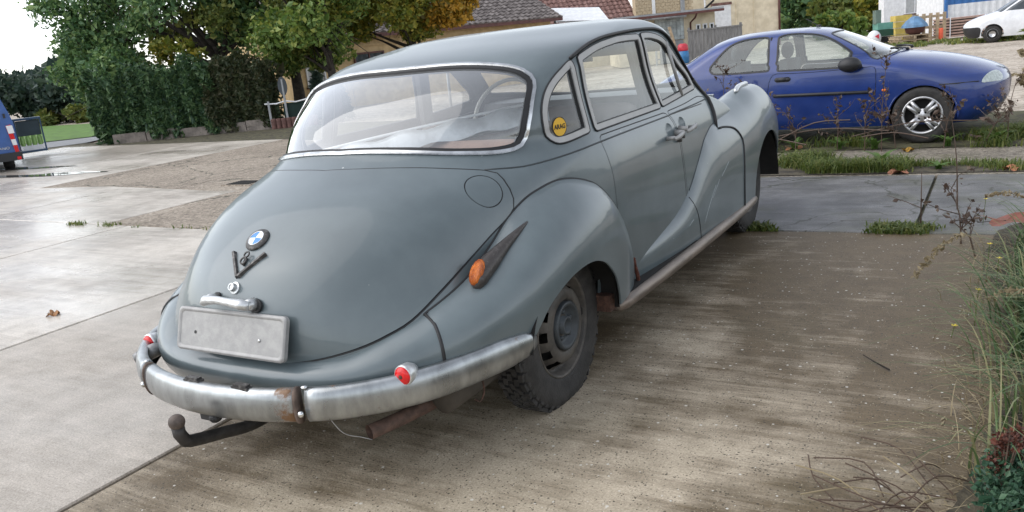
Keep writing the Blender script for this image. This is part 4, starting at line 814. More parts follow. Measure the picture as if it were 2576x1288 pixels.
Y2 = lambda x: float(np.interp(x, [-20, -11.9, -9.2, -6.5, -2.6, -.5, .4, 4], [4.4, 4.47, 4.66, 4.30, 4.5, 4.7, 4.83, 4.88]))
Y3 = lambda x: float(np.interp(x, [-20, -11, -2, 0, 4], [10.5, 9.9, 7.0, 6.42, 6.36]))
YB = lambda x: -8.5
def slab(x0, x1, ya, yb, m, z=0, g=.011):
    n = 14; top = []; rng = random.Random(int(x0*100+x1*10))
    xs = np.linspace(x0+g, x1-g, n); P = [(x, ya(x)+g+rng.uniform(-.004, .004)) for x in xs]+[(x, yb(x)-g+rng.uniform(-.004, .004)) for x in xs[::-1]]; k = len(P)
    cx, cy = np.mean([p[0] for p in P]), np.mean([p[1] for p in P]); c = .006
    V = [(x, y, -.05) for x, y in P]+[(x, y, z-c) for x, y in P]+[(x-math.copysign(c, x-cx), y-math.copysign(c, y-cy), z) for x, y in P]
    F = [(i, (i+1) % k, k+(i+1) % k, k+i) for i in range(k)]+[(k+i, k+(i+1) % k, 2*k+(i+1) % k, 2*k+i) for i in range(k)]
    F += [(2*k+i, 2*k+i+1, 2*k+k-2-i, 2*k+k-1-i) for i in range(n-1)]
    return obj('slab', V, F, m, yard)
for x0, x1, m in ((-.52, 2.6, C_NEAR), (-2.69, -.52, C_MID), (-5.58, -2.69, C_LIGHT), (-8.3, -5.58, C_LIGHT), (-11.1, -8.3, C_LIGHT), (-14, -11.1, C_MID), (-17, -14, C_LIGHT)): slab(x0, x1, YB, Y1, m)
for x0, x1, m in ((1.75, 3.6, C_DARK), (-.52, 1.75, C_DARK), (-2.69, -.52, C_MID), (-6.02, -2.69, C_ROUGH), (-8.62, -6.02, C_LIGHT), (-11.2, -8.62, C_LIGHT), (-14, -11.2, C_LIGHT), (-18, -14, C_MID)): slab(x0, x1, Y1, Y2, m)
for x0, x1, m in ((.2, 3.8, C_GRAVEL), (-4.0, .2, C_GRAVEL), (-7.4, -4.0, C_ROUGH), (-10.9, -7.4, C_ROUGH), (-13.9, -10.9, C_LIGHT), (-16.8, -13.9, C_MID), (-20, -16.8, C_LIGHT)): slab(x0, x1, Y2, Y3, m, z=-.004)
# dark mended square with a drain cover in the left yard
dr_ = thing('drain_cover', 'small dark drain cover set in the yard left of the car', 'drain', (-6.42, 4.78, 0)); b_ = MB(); b_.box((0, 0, .002), (.52, .34, .012)); b_.build('frame', C_ROUGH, dr_)
for k in range(7): b_ = MB(); b_.box((0, -.12+.04*k, .010), (.42, .018, .012)); b_.build('bar', M_DARK, dr_)
# puddles on the left yard
M_WATER = mat('puddle_water', (.10, .10, .10), rough=.03, var=.05, rvar=0, spec=.6)
for i, (cx, cy, rx, ry, seed) in enumerate(((-13.6, 5.75, 1.6, .16, 1), (-15.2, 6.75, 1.5, .14, 2), (-12.3, 6.0, .9, .10, 3))):
    rg = random.Random(seed); ph = [rg.uniform(0, 6.3) for _ in range(4)]
    P = [(cx+rx*math.cos(a)*(1+.12*math.sin(3*a+ph[0])+.07*math.sin(7*a+ph[1]))+.6*ry*math.sin(a), cy+ry*math.sin(a)*(1+.2*math.sin(4*a+ph[2]))+.05*rx*math.cos(a)) for a in np.linspace(0, 2*math.pi, 48, endpoint=False)]
    sheet('puddle', P, .004, M_WATER)
# road, verge and lawn beyond the gate at left
sheet('road', [(-70, 2), (-22.6, 8.2), (-20.8, 11.6), (-22.5, 15.0), (-35, 17.4), (-80, 18)], -.02, M_ROAD)
lawn = sheet('lawn', [(-23.0, 13.6), (-24.6, 12.2), (-30, 9.5), (-80, 2), (-80, 26), (-27, 19.5)], .0, M_LAWN)
sheet('verge', [(-20.2, 8.9), (-16.6, 8.2), (-15.5, 8.9), (-18.2, 10.6), (-20.6, 10.9)], -.006, mat('worn_verge', (.13, .12, .075), rough=.95, var=.3, scale=4, col2=(.2, .18, .14), bump=.5))
# planting soil along the right edge and under the grass strips
_rg = random.Random(5); _ed = [(float(np.interp(y, [-2.4, -.5, .6, 1.6, 2.4, 2.86, 3.6, 5], [2.10, 2.10, 2.26, 2.22, 2.12, 2.2, 2.45, 2.5]))+.05*mnoise.noise(Vector((y*2.2, 3, 1)))+.03*mnoise.noise(Vector((y*9, 1, 4)))+_rg.uniform(-.008, .008), y) for y in np.arange(-2.4, 5.01, .035)]
sheet('soil_bed', _ed+[(9, 5), (9, -2.4)], .004, M_SOIL)
strip2 = [(.0, 4.86), (1.0, 4.90), (2.3, 4.94), (4, 5.0), (4, 5.22), (2.2, 5.30), (1.4, 5.45), (.9, 5.72), (.0, 5.75)]
sheet('grass_strip_soil', strip2, .003, M_SOIL)
strip1 = [(-3.2, 6.05), (-.5, 6.22), (.5, 6.28), (2.5, 6.3), (5, 6.2), (5, 8.9), (-3.2, 9.2)]
sheet('parking_soil', strip1, .0035, mat('weedy_soil', (.07, .062, .035), rough=.95, var=.35, scale=6, bump=.6, col2=(.11, .105, .05)))
sheet('sandy_lot', [(-9, 9.0), (9, 8.8), (14, 24), (10, 30), (-9, 30)], -.012, M_SAND)

# ================================================================== blue hatchback parked beyond
M_BLUE = mat('blue_car_paint', (.012, .034, .165), rough=.22, var=.10, scale=3, rvar=.05, coat=.5, col2=(.015, .040, .185))
M_PLASTIC = mat('black_plastic', (.018, .018, .020), rough=.5, var=.2)
M_TINT = glass('green_tinted_glass', (.84, .91, .89), haze=.08, hazecol=(.7, .78, .76), boost=1.5)
M_SILVER = mat('alloy_silver', (.55, .55, .56), rough=.35, metal=.8, var=.1)
M_LAMP = mat('clear_lamp', (.42, .47, .45), rough=.12, var=.2, scale=40, spec=.7)
FI = Hull([[.19,.15,3.64,.75,.73,.3,2.6,.40],[.30,.04,3.76,.79,.76,.3,2.8,.50],[.42,.0,3.82,.805,.775,.3,2.8,.58],[.54,.01,3.83,.810,.78,.3,2.8,.64],[.64,.04,3.79,.810,.778,.3,2.8,.70],[.70,.08,3.69,.806,.774,.32,2.8,.76],[.76,.15,3.54,.800,.768,.34,2.8,.84],[.82,.24,3.33,.787,.757,.36,2.7,.95],[.87,.33,3.09,.764,.74,.38,2.6,1.0],[.905,.39,2.84,.748,.722,.38,2.6,.72],[.945,.45,2.72,.730,.705,.38,2.6,.50],[1.0,.54,2.59,.705,.68,.38,2.6,.44],[1.07,.66,2.44,.675,.65,.38,2.5,.42],[1.13,.77,2.31,.64,.62,.38,2.4,.42],[1.185,.90,2.17,.59,.575,.38,2.2,.42],[1.22,1.03,2.04,.50,.49,.38,2.1,.38],[1.242,1.22,1.84,.33,.32,.25,2,.28],[1.25,1.50,1.54,.02,.02,.02,2,.02]], blend=(1.0, .9))
def fi_c(X): return np.stack([0*X[:, 0], np.clip(X[:, 1], .9, 2.9), 0*X[:, 2]+.5], 1)
FIE = thing('blue_hatchback', 'blue three-door hatchback with silver alloy wheel parked on weedy ground', 'car', (-.02, 7.385, 0))
def fi_place(o): return o
class CarKit:
    """panels of a slice-built car whose local u runs forward; placed with the nose towards +X or -X"""
    def __init__(s, H, centre, root, u_mid, flip=1): s.H, s.c, s.root, s.um, s.fl = H, centre, root, u_mid, flip
    def put(s, pr, name, mats, parent=None):
        V, F, M, N = pr; V = np.asarray(V); N = np.asarray(N); f = s.fl
        V2 = np.stack([f*(V[:, 1]-s.um), -f*V[:, 0], V[:, 2]], 1); N2 = np.stack([f*N[:, 1], -f*N[:, 0], N[:, 2]], 1)
        return obj(name, V2, F, mats, parent or s.root, True, M, N2)
    def pts(s, P): P = np.asarray(P, float); return np.stack([s.fl*(P[:, 1]-s.um), -s.fl*P[:, 0], P[:, 2]], 1)
    def loop(s, P, n=1):
        q = invert(s.H, P)
        for _ in range(n): q = .5*q+.25*(np.roll(q, 1, 0)+np.roll(q, -1, 0))
        return ccw(q)
    def inset(s, q, d): return offset_loop(s.H, q, d, s.c, True)
    def half(s, P, front, step=.04):
        q = invert(s.H, catmull(P, step)); q[0, 0] = q[-1, 0] = 1. if front else 0.; return q
K = CarKit(FI, fi_c, FIE, 1.546)
rq = K.loop(path([(.785, 1.570, .826), (.785, 1.266, .824), (.782, 1.0, .830), (.776, .926, .845), (.757, .885, .882), (.735, .909, .932), (.677, 1.025, 1.066), (.620, 1.139, 1.150), (.585, 1.286, 1.185), (.572, 1.45, 1.192), (.580, 1.53, 1.185), (.604, 1.550, 1.172)], [(.604, 1.550, 1.172), (.785, 1.570, .826)], step=.03))
dw_ = K.loop(path([(.787, 1.642, .819), (.79, 2.0, .810), (.792, 2.432, .803)], [(.792, 2.432, .803), (.75, 2.43, .90), (.690, 2.41, .955), (.634, 2.318, 1.03), (.58, 2.22, 1.10), (.545, 2.13, 1.155), (.535, 2.04, 1.185), (.545, 1.880, 1.196), (.562, 1.70, 1.196), (.59, 1.63, 1.175)], [(.59, 1.63, 1.175), (.787, 1.642, .819)], step=.03))
wsf = K.half([(0, 2.80, .918), (.3, 2.79, .915), (.55, 2.73, .895), (.70, 2.64, .880), (.69, 2.60, .90), (.60, 2.47, 1.0), (.52, 2.30, 1.10), (.44, 2.16, 1.175), (.25, 2.17, 1.190), (0, 2.20, 1.195)], True)
rwf = K.half([(0, .46, .95), (.3, .48, .95), (.52, .56, .95), (.58, .66, 1.0), (.50, .80, 1.1), (.40, .88, 1.155), (0, .86, 1.165)], False)
dl = K.loop(path([(.777, 1.605, .80), (.80, 1.58, .758), (.81, 1.552, .648), (.806, 1.535, .413), (.77, 1.545, .24)], [(.77, 1.545, .24), (.77, 2.62, .24)], [(.77, 2.62, .24), (.80, 2.63, .36), (.807, 2.639, .68), (.775, 2.63, .80)], [(.775, 2.63, .80), (.79, 2.0, .792), (.777, 1.605, .80)], step=.04))
ar = K.loop([(.79, 3.07+.31*math.cos(a), .275+.31*math.sin(a)) for a in np.linspace(-.28, math.pi+.28, 22)], 0); ar2 = K.loop([(.79, .62+.31*math.cos(a), .275+.31*math.sin(a)) for a in np.linspace(-.28, math.pi+.28, 22)], 0)
hl = K.loop(path([(.690, 3.56, .560), (.636, 3.60, .625), (.52, 3.66, .672), (.40, 3.72, .675), (.40, 3.76, .62), (.46, 3.74, .562), (.690, 3.56, .560)], step=.04))
lw_ = K.loop(path([(.76, 3.30, .215), (.79, 3.36, .36), (.79, 3.355, .45), (.70, 3.58, .45), (.45, 3.74, .45), (.10, 3.80, .44)], [(.10, 3.80, .44), (.10, 3.72, .24), (.5, 3.60, .215), (.76, 3.30, .215)], step=.05))
Lf = [('windscreen_seal', wsf), ('windscreen', offset_loop(FI, wsf, -.02, fi_c, False)), ('hatch_seal', rwf), ('hatch_window', offset_loop(FI, rwf, .02, fi_c, False)), (None, dl), ('door', K.inset(dl, .006)), ('seal0', rq), ('pane0', K.inset(rq, .020)), ('seal1', dw_), ('pane1', K.inset(dw_, .020)), (None, ar), (None, ar2), ('headlamp', hl), ('front_lip', lw_)]
for nm in (1, 3): q = Lf[nm][1]; e = Lf[nm-1][1]; q[0, 0] = e[0, 0]; q[-1, 0] = e[-1, 0]
ABF, FCF = trim(FI, 110, 64, Lf, 4.4, 2.0)
fp_ = lambda k, **kw: panel(FI, ABF, FCF[k], fi_c, **kw)
bt = [M_BLUE, M_TRIM]
K.put(fp_('base', both=True), 'body', bt)
for k, nm, m in (('windscreen_seal', 'windscreen_seal', M_PLASTIC), ('hatch_seal', 'hatch_seal', M_PLASTIC)): K.put(fp_(k, both=True, d0=.003), nm, [m, m])
for k in ('windscreen', 'hatch_window'): K.put(fp_(k, both=True, d0=-.003, d1=None), k, M_TINT)
for sg in (0, 1):
    dd = K.put(fp_('door', mirror=sg), 'door', bt)
    for k in '01':
        s_ = K.put(fp_('seal'+k, mirror=sg, d0=.004), 'window_seal', [M_PLASTIC, M_PLASTIC]); K.put(fp_('pane'+k, mirror=sg, d0=-.003, d1=None), 'window_pane', M_TINT, s_)
    K.put(fp_('headlamp', mirror=sg, d0=.004), 'headlamp', [M_LAMP, M_PLASTIC]); K.put(fp_('front_lip', mirror=sg, d0=.006), 'lower_bumper', [M_BLUE, M_PLASTIC])
    S_ = np.array([-1 if sg else 1, 1, 1])
    def fb(name, P, r, m, parent=None, flat=1., n=8): V, F = tube(K.pts(np.asarray(P)*S_), r, n, flat=flat); return obj(name, V, F, m, parent or FIE, True)
    V, F = tube(K.pts(np.array([(.812, 1.62, .566), (.818, 1.63, .566), (.818, 2.56, .551), (.812, 2.575, .551)])*S_), .017, 8); obj('side_moulding', V, F, M_PLASTIC, FIE, True)
    b_ = MB(); b_.box((0, 0, 0), (.13, .022, .048)); b_.ball((.055, 0, 0), (.03, .014, .024)); b_.ball((-.055, 0, 0), (.03, .014, .024)); b_.V = [v+K.pts(np.array([(.805, 1.713, .735)])*S_)[0] for v in b_.V]; b_.build('door_handle', M_PLASTIC, dd, True)
    b_ = MB(); b_.ball(K.pts(np.array([(.812, 2.717, .560)])*S_)[0], (.022, .012, .016)); b_.build('side_indicator', mat('orange_lens', (.65, .16, .02), rough=.25), FIE, True)
    b_ = MB(); b_.ball(K.pts(np.array([(.885, 2.40, .845)])*S_)[0], (.115, .085, .078), 16, 10); b_.tube(K.pts(np.array([(.80, 2.49, .815), (.86, 2.44, .825)])*S_), .03, 8); b_.V = [v for v in b_.V]; b_.build('door_mirror', M_PLASTIC, FIE, True)
    fb('rubbing_strip', [(.779, 1.585, .80), (.60, 1.562, 1.18)], .012, M_PLASTIC)
    fb('bumper_line', [(.812, 3.215, .583), (.795, 3.36, .583), (.70, 3.555, .583)], .005, M_PLASTIC)
    arc = [(.80, 3.07+.318*math.cos(a), .275+.318*math.sin(a)) for a in np.linspace(-.1, math.pi+.1, 24)]; fb('arch_lip', arc, .010, M_BLUE)
    for u in (3.07, .62):
        A2 = np.linspace(-.3, math.pi+.3, 18); P = K.pts(np.array([(x, u+.315*math.cos(a), .28+.315*math.sin(a)) for a in A2 for x in (.45, .79)])*S_); c = K.pts(np.array([(.45, u, .28)])*S_); obj('wheel_well', np.concatenate([P, c]), [(2*i, 2*i+1, 2*i+3, 2*i+2) for i in range(17)]+[(2*i, 2*i+2, 36) for i in range(17)], M_DARK, FIE)
def alloy(rt=.285, rr=.185, wd=.08):
    b = MB(); b.lathe([(rr, .07), (rr+.012, .075), (rt-.035, .085), (rt-.008, .07), (rt, .04), (rt, -.04), (rt-.02, -.08), (rr, -.075)], axis='y', n=40); b.V = [np.stack([v[:, 0], -v[:, 1], v[:, 2]], 1) for v in b.V]; b.F = [f[::-1] for f in b.F]; o = b.build('wheel', M_RUBBER, None, True)
    b = MB(); b.lathe([(rr-.006, .03), (rr+.004, .068), (rr+.004, .078), (rr-.014, .074), (rr-.022, .045)], axis='y', n=40)
    for k in range(4):
        for d in (-.17, .17):
            a = k*math.pi/2+math.pi/4+d*1.6; a2 = k*math.pi/2+math.pi/4+d*.9
            b.tube([(.05*math.cos(a), .060, .05*math.sin(a)), ((rr-.01)*math.cos(a2), .062, (rr-.01)*math.sin(a2))], [.024, .019], 6)
    b.lathe([(0, .068), (.06, .066), (.07, .05)], axis='y', n=20); b.V = [np.stack([v[:, 0], -v[:, 1], v[:, 2]], 1) for v in b.V]; b.F = [f[::-1] for f in b.F]; b.build('alloy_rim', M_SILVER, o, True)
    for k in range(4): a = k*math.pi/2+math.pi/4; c = MB(); c.ball((.042*math.cos(a), -.068, .042*math.sin(a)), (.012, .006, .012)); c.build('wheel_bolt', M_DARK, o, True)
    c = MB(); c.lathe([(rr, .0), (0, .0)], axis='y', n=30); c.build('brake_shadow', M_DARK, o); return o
wa = alloy(); first = True
for u in (3.07, .62):
    for sg in (1, -1):
        o = wa if first else copy_tree(wa); first = False; o.parent = FIE; P = K.pts(np.array([(.735*sg, u, .285)]))[0]; o.location = P; o.rotation_euler = (0, 0, 0 if sg > 0 else math.pi)
b_ = MB(); b_.box((.1, 0, .22), (3.3, 1.35, .05)); b_.build('underbody', M_DARK, FIE)
for y_ in (-.36, .36):
    for u_, n_ in ((1.55, 'front_seat'), (.95, 'rear_seat')):
        b_ = MB(); P = K.pts(np.array([(y_, u_, .62)]))[0]; b_.box(P, (.14, .46, .56)); b_.ball(P+np.array((-.03, 0, .38)), (.07, .14, .10)); b_.box(P+np.array((.22, 0, -.24)), (.5, .48, .14)); b_.build(n_, mat('dark_seat_cloth', (.05, .055, .06), rough=.9), FIE, True)
b_ = MB(); b_.box(K.pts(np.array([(0, 2.52, .76)]))[0], (.34, 1.25, .16)); b_.build('dashboard', M_PLASTIC, FIE)
b_ = MB(); c = K.pts(np.array([(-.36, 2.22, .82)]))[0]; b_.tube([c+np.array((.06*math.sin(a), .18*math.cos(a), .18*math.sin(a))) for a in np.arange(0, 6.28, .3)], .014, 6, True); b_.build('steering_wheel', M_PLASTIC, FIE, True)
for y0, y1 in ((-.05, .45), (-.55, -.1)):
    b_ = MB(); b_.tube(K.pts(np.array([(y0, 2.845, .925), ((y0+y1)/2, 2.80, .945), (y1, 2.74, .955)])), .012, 6); b_.tube(K.pts(np.array([(y0, 2.86, .90), (y0, 2.845, .925)])), .018, 6); b_.build('wiper', M_PLASTIC, FIE, True)
b_ = MB(); b_.tube([(-.05+.55-.1, 0, 1.248), (.26, 0, 1.34)], .004, 5); b_.ball((.40, 0, 1.25), (.03, .02, .012)); b_.build('roof_aerial', M_PLASTIC, FIE)

# ================================================================== buildings
M_PLASTER = mat('ochre_plaster', (.50, .36, .19), rough=.9, var=.12, scale=3, bump=.5, bscale=30, col2=(.58, .43, .24))
M_CREAM = mat('cream_plaster', (.66, .57, .41), rough=.9, var=.10, scale=2, bump=.2, bscale=30, col2=(.74, .65, .49))
M_TILE = mat('weathered_roof_tile', (.12, .10, .095), rough=.85, var=.35, scale=5, col2=(.21, .185, .175))
M_TILE2 = mat('red_brown_roof_tile', (.17, .085, .07), rough=.85, var=.3, scale=5, col2=(.24, .14, .12))
M_WHITE = mat('white_paint', (.72, .73, .74), rough=.5, var=.08); M_GREYM = mat('grey_sheet_metal', (.30, .31, .32), rough=.5, metal=.3, var=.15, scale=4)
M_BROWN = mat('brown_red_trim', (.10, .035, .03), rough=.6, var=.2); M_WOOD = mat('pallet_wood', (.38, .29, .19), rough=.85, var=.25, scale=9)
M_PANE = mat('dark_window_pane', (.05, .06, .07), rough=.08, var=.3, rvar=.02); M_PALEPANE = mat('pale_window_pane', (.42, .43, .43), rough=.2, var=.1)
def wall_frame(a, b):
    """local frame of a wall from a to b (seen from the camera, a at left): x along, y into the building"""
    a = np.array(a[:2], float); b = np.array(b[:2], float); d = b-a; l = np.linalg.norm(d); return a, math.atan2(d[1], d[0]), l
def tiled_roof(root, x0, x1, y0, z0, y1, z1, m, rows, cols, name='roof'):
    """roof slope with rows of overlapping tiles: each row is a wavy course"""
    b = MB(); b.add([(x0, y0, z0-.04), (x1, y0, z0-.04), (x1, y1, z1-.04), (x0, y1, z1-.04)], [(0, 1, 2, 3)]); r = b.build(name, m, root)
    sl = np.array([0, y1-y0, z1-z0]); L = np.linalg.norm(sl); sl /= L; nr = np.array([0, -sl[2], sl[1]]); n = cols*4
    for k in range(rows):
        s0, s1 = L*k/rows, L*(k+1.15)/rows; V = []
        for j in range(n+1):
            x = x0+(x1-x0)*j/n; w = .028*math.sin(j*math.pi/2)
            V += [np.array([x, y0, z0])+sl*s0+nr*(.05+w), np.array([x, y0, z0])+sl*s1+nr*(.012+w), np.array([x, y0, z0])+sl*s0+nr*(-.01)]
        F = [(3*j, 3*j+3, 3*j+4, 3*j+1) for j in range(n)]+[(3*j+2, 3*j+5, 3*j+3, 3*j) for j in range(n)]
        obj('tile_course', V, F, m, r)
    return r
def window(root, x0, x1, z0, z1, y=0, m=M_PANE, fm=M_WHITE, bars=1, sill=True, depth=.10, rows=1):
    b = MB(); w = .05
    for c, s in ((((x0+x1)/2, y, z0+w/2), (x1-x0, depth, w)), (((x0+x1)/2, y, z1-w/2), (x1-x0, depth, w)), ((x0+w/2, y, (z0+z1)/2), (w, depth, z1-z0-2*w)), ((x1-w/2, y, (z0+z1)/2), (w, depth, z1-z0-2*w))): b.box(c, s)
    for k in range(1, bars): b.box((x0+(x1-x0)*k/bars, y+.005, (z0+z1)/2), (.04, depth*.7, z1-z0-2*w))
    f = b.build('window', fm, root)
    for k in range(bars):
        for r in range(rows):
            p = MB(); xa, xb = x0+(x1-x0)*k/bars+.03, x0+(x1-x0)*(k+1)/bars-.03; za, zb = z0+w+(z1-z0-2*w)*r/rows, z0+w+(z1-z0-2*w)*(r+1)/rows-.01; p.box(((xa+xb)/2, y+.01, (za+zb)/2), (xb-xa, .02, zb-za)); p.build('pane', m, f)
    if sill: s = MB(); s.box(((x0+x1)/2, y-.08, z0-.03), (x1-x0+.12, .16, .05)); s.build('sill', M_BROWN, f)
    return f
def bld(name, label, a, b): o, ang, l = wall_frame(a, b); return thing(name, label, 'building', (o[0], o[1], 0), ang), l
# yellow house behind the hedge
HO, l = bld('ochre_house', 'low ochre plastered house with grey tiled roof behind the trees', (-18.2, 17.6), (-13.4, 29.5)); D = 7
l = 11.5
b = MB(); b.add([(0, 0, -.1), (l, 0, -.1), (l, D, -.1), (0, D, -.1), (0, 0, 2.42), (l, 0, 2.42), (l, D, 2.42), (0, D, 2.42), (0, D/2, 4.4), (l, D/2, 4.4)], [(0, 1, 5, 4), (1, 2, 6, 9, 5), (2, 3, 7, 6), (3, 0, 4, 8, 7)]); b.build('wall', M_PLASTER, HO)
window(HO, .55, 1.25, .78, 1.98, -.02, M_PALEPANE, M_WHITE, 1); window(HO, 2.4, 3.6, 1.05, 1.75, -.02, M_PANE, M_BROWN, 2); window(HO, 6.5, 7.6, .9, 1.8, -.02, M_PANE, M_WHITE, 2); window(HO, 9.4, 10.5, .9, 1.8, -.02, M_PANE, M_WHITE, 2)
tiled_roof(HO, -.3, l+.3, -.45, 2.36, D/2, 4.5, M_TILE, 16, 46); b = MB(); b.add([(-.3, D+.45, 2.36), (l+.3, D+.45, 2.36), (l+.3, D/2, 4.5), (-.3, D/2, 4.5)], [(0, 1, 2, 3)]); b.build('roof', M_TILE, HO)
b = MB(); b.box((l/2, -.42, 2.30), (l+.6, .05, .14)); b.build('fascia', M_BROWN, HO); b = MB(); b.box((l/2, -.02, 1.98), (l*.6, .05, .06)); b.build('ledge', M_PLASTER, HO)
# red-roofed house beyond with a pale lean-to panel
RH, l = bld('red_roof_house', 'house with red-brown tiled roof and pale brick gable above the car roof', (-17.6, 36.0), (-12.2, 40.5)); l = 7
b = MB(); b.box((l/2, 3, 1.0), (l, 6, 2.3)); b.build('wall', M_CREAM, RH); tiled_roof(RH, -1.5, 4.2, -.4, 2.1, 3, 4.6, M_TILE2, 12, 22)
M_BRICK = mat('pale_yellow_brick', (.46, .37, .25), rough=.9, var=.2, scale=12, stretch=(1, 1, 4)); g = MB(); g.box((5.6, -.2, 2.6), (3.0, .5, 4.0)); gb = g.build('brick_gable', M_BRICK, RH)
for r in range(10):
    for c in range(12):
        q = MB(); q.box((4.2+.25*c+(.12 if r % 2 else 0), -.462, 1.9+.16*r), (.235, .03, .145)); q.build('brick', M_BRICK, gb)
q = MB(); q.box((5.05, -.50, 2.9), (.16, .06, 1.4)); q.build('pipe', M_WHITE, RH); q = MB(); q.box((6.6, -.50, 2.9), (.22, .06, 1.6)); q.build('pilaster', M_GREYM, RH)
SK = thing('corrugated_panel', 'white translucent roofing sheet laid over the low roof above the saloon', 'roof panel', (-13.9, 31.3, 2.1), .50); b = MB(); b.add([(-1.15, -.4, .18), (1.15, -.4, .0), (.85, .9, .62), (-1.3, .9, .80)], [(0, 1, 2, 3)]); b.add([(-1.15, -.4, .12), (1.15, -.4, -.06), (.85, .9, .56), (-1.3, .9, .74)], [(3, 2, 1, 0)]); b.build('sheet', M_WHITE, SK); b = MB(); b.tube([(-1.2, -.42, .12), (-1.35, .92, .74)], .05, 6); b.build('edge_batten', M_DARK, SK)
# flat annex with glass blocks
AN, l = bld('flat_annex', 'flat-roofed cream annex with glass block window and brown downpipe', (-12.6, 32.2), (-8.9, 34.35)); b = MB(); b.box((l/2, 2, 1.0), (l, 4, 2.04)); b.build('wall', M_CREAM, AN)
b = MB(); b.box((l/2, 1.8, 2.10), (l+.5, 4.9, .10)); b.build('roof', M_GREYM, AN); b = MB(); b.box((l/2, -.68, 2.02), (l+.5, .06, .10)); b.build('fascia', M_BROWN, AN); b = MB(); b.tube([(1.0, -.62, 1.96), (2.9, -.62, 1.93)], .07, 8); b.build('gutter', M_GREYM, AN, True)
b = MB(); b.box((2.25, -.02, 1.45), (1.28, .06, .98)); gw = b.build('window', M_GREYM, AN)
M_GB = mat('glass_block', (.36, .40, .40), rough=.25, var=.3, scale=3)
for r in range(6):
    for c in range(8): q = MB(); q.box((1.70+.156*c, -.06, 1.03+.16*r), (.145, .05, .148)); q.build('glass_block', M_GB, gw)
b = MB(); b.box((2.3, -.03, .45), (1.05, .06, .95)); b.build('door', M_GREYM, AN); b = MB(); b.tube([(3.35, -.66, 1.98), (3.30, -.5, 1.80), (3.18, -.08, 1.62), (3.15, -.08, .0)], .04, 8); b.build('downpipe', M_BROWN, AN, True)
for k in range(3): window(AN, 3.42+.30*k, 3.62+.30*k, 1.25, 1.52, -.01, M_PANE, M_WHITE, 1, False)
b = MB(); b.tube([(3.75, -.5, 2.14), (4.15, -.5, 2.45)], .05, 6); b.build('vent_pipe', M_DARK, AN)
# tall cream building behind the annex
CB, l = bld('cream_workshop', 'tall cream workshop building with grey door and brown corner beyond the blue hatchback', (-14.2, 41.2), (-8.4, 44.5)); b = MB(); b.box((l/2, 4, 1.9), (l, 8, 4.0)); b.build('wall', M_CREAM, CB)
b = MB(); b.box((3.55, -.02, 1.55), (1.0, .06, 1.75)); b.build('door', M_WHITE, CB); b = MB(); b.box((3.55, -.05, 2.47), (1.12, .05, .14)); b.build('lintel', M_TILE2, CB)
for x in (4.35, 5.3): b = MB(); b.box((x, -.02, 1.7), (.05, .05, 2.4)); b.build('wall_rib', M_CREAM, CB)
b = MB(); b.box((4.9, -.02, 2.85), (2.6, .08, .06)); b.build('cornice', M_CREAM, CB); b = MB(); b.box((l/2, -.2, 3.95), (l+.4, .3, .2)); b.build('eaves', M_BROWN, CB); b = MB(); b.tube([(l-.04, -.1, 0), (l-.04, -.1, 3.9)], .06, 8); b.build('downpipe', M_BROWN, CB, True); b = MB(); b.tube([(2.65, -.1, 0), (2.65, -.1, 3.9)], .05, 8); b.build('downpipe', M_WHITE, CB, True)
# grey board fence
FE_, l = bld('grey_board_fence', 'tall weathered grey board fence beside the flat annex', (-9.5, 32.4), (-7.5, 33.7)); FE_['category'] = 'fence'
M_GWOOD = mat('weathered_grey_wood', (.20, .195, .19), rough=.85, var=.25, scale=6, stretch=(6, 6, .6))
for k in range(14): b = MB(); b.box((.08+.165*k, 0, .62+random.uniform(-.02, .02)), (.155, .03, 1.36)); b.build('board', M_GWOOD, FE_)
for x in (.05, 1.2, 2.3): b = MB(); b.box((x, .06, .68), (.09, .08, 1.45)); b.build('post', M_GWOOD, FE_)
b = MB(); b.box((1.15, -.02, 1.28), (2.4, .05, .06)); b.build('rail', M_GWOOD, FE_)
# junk by the annex
t = thing('plastic_drum', 'red and blue plastic drum by the grey board fence', 'drum', (-9.25, 30.9, 0)); b = MB(); b.lathe([(0, .5), (.20, .5), (.22, .56), (.20, .74), (.12, .80), (0, .8)], n=16); b.build('red_cap', mat('red_plastic', (.5, .03, .05), rough=.4), t, True); b = MB(); b.lathe([(0, .0), (.24, .0), (.25, .3), (.22, .5), (0, .5)], n=16); b.build('drum_body', mat('blue_plastic', (.03, .16, .36), rough=.4), t, True)
t = thing('leaning_board', 'long pale board leaning at the annex wall behind the saloon', 'board', (-9.75, 31.4, 0), .5); b = MB(); b.box((0, 0, .7), (.12, .04, 1.7), rot=Matrix.Rotation(-.25, 3, 'Y')); b.build('plank', M_WOOD, t)
t = thing('pallet_bench', 'grey metal trolley frame standing near the annex corner', 'trolley', (-10.1, 31.0, 0), .5)
for z in (.25, .62): b = MB(); b.box((0, 0, z), (.7, .4, .04)); b.build('deck', M_GREYM, t)
for x in (-.33, .33): b = MB(); b.box((x, 0, .35), (.04, .36, .7)); b.build('leg_frame', M_GREYM, t)
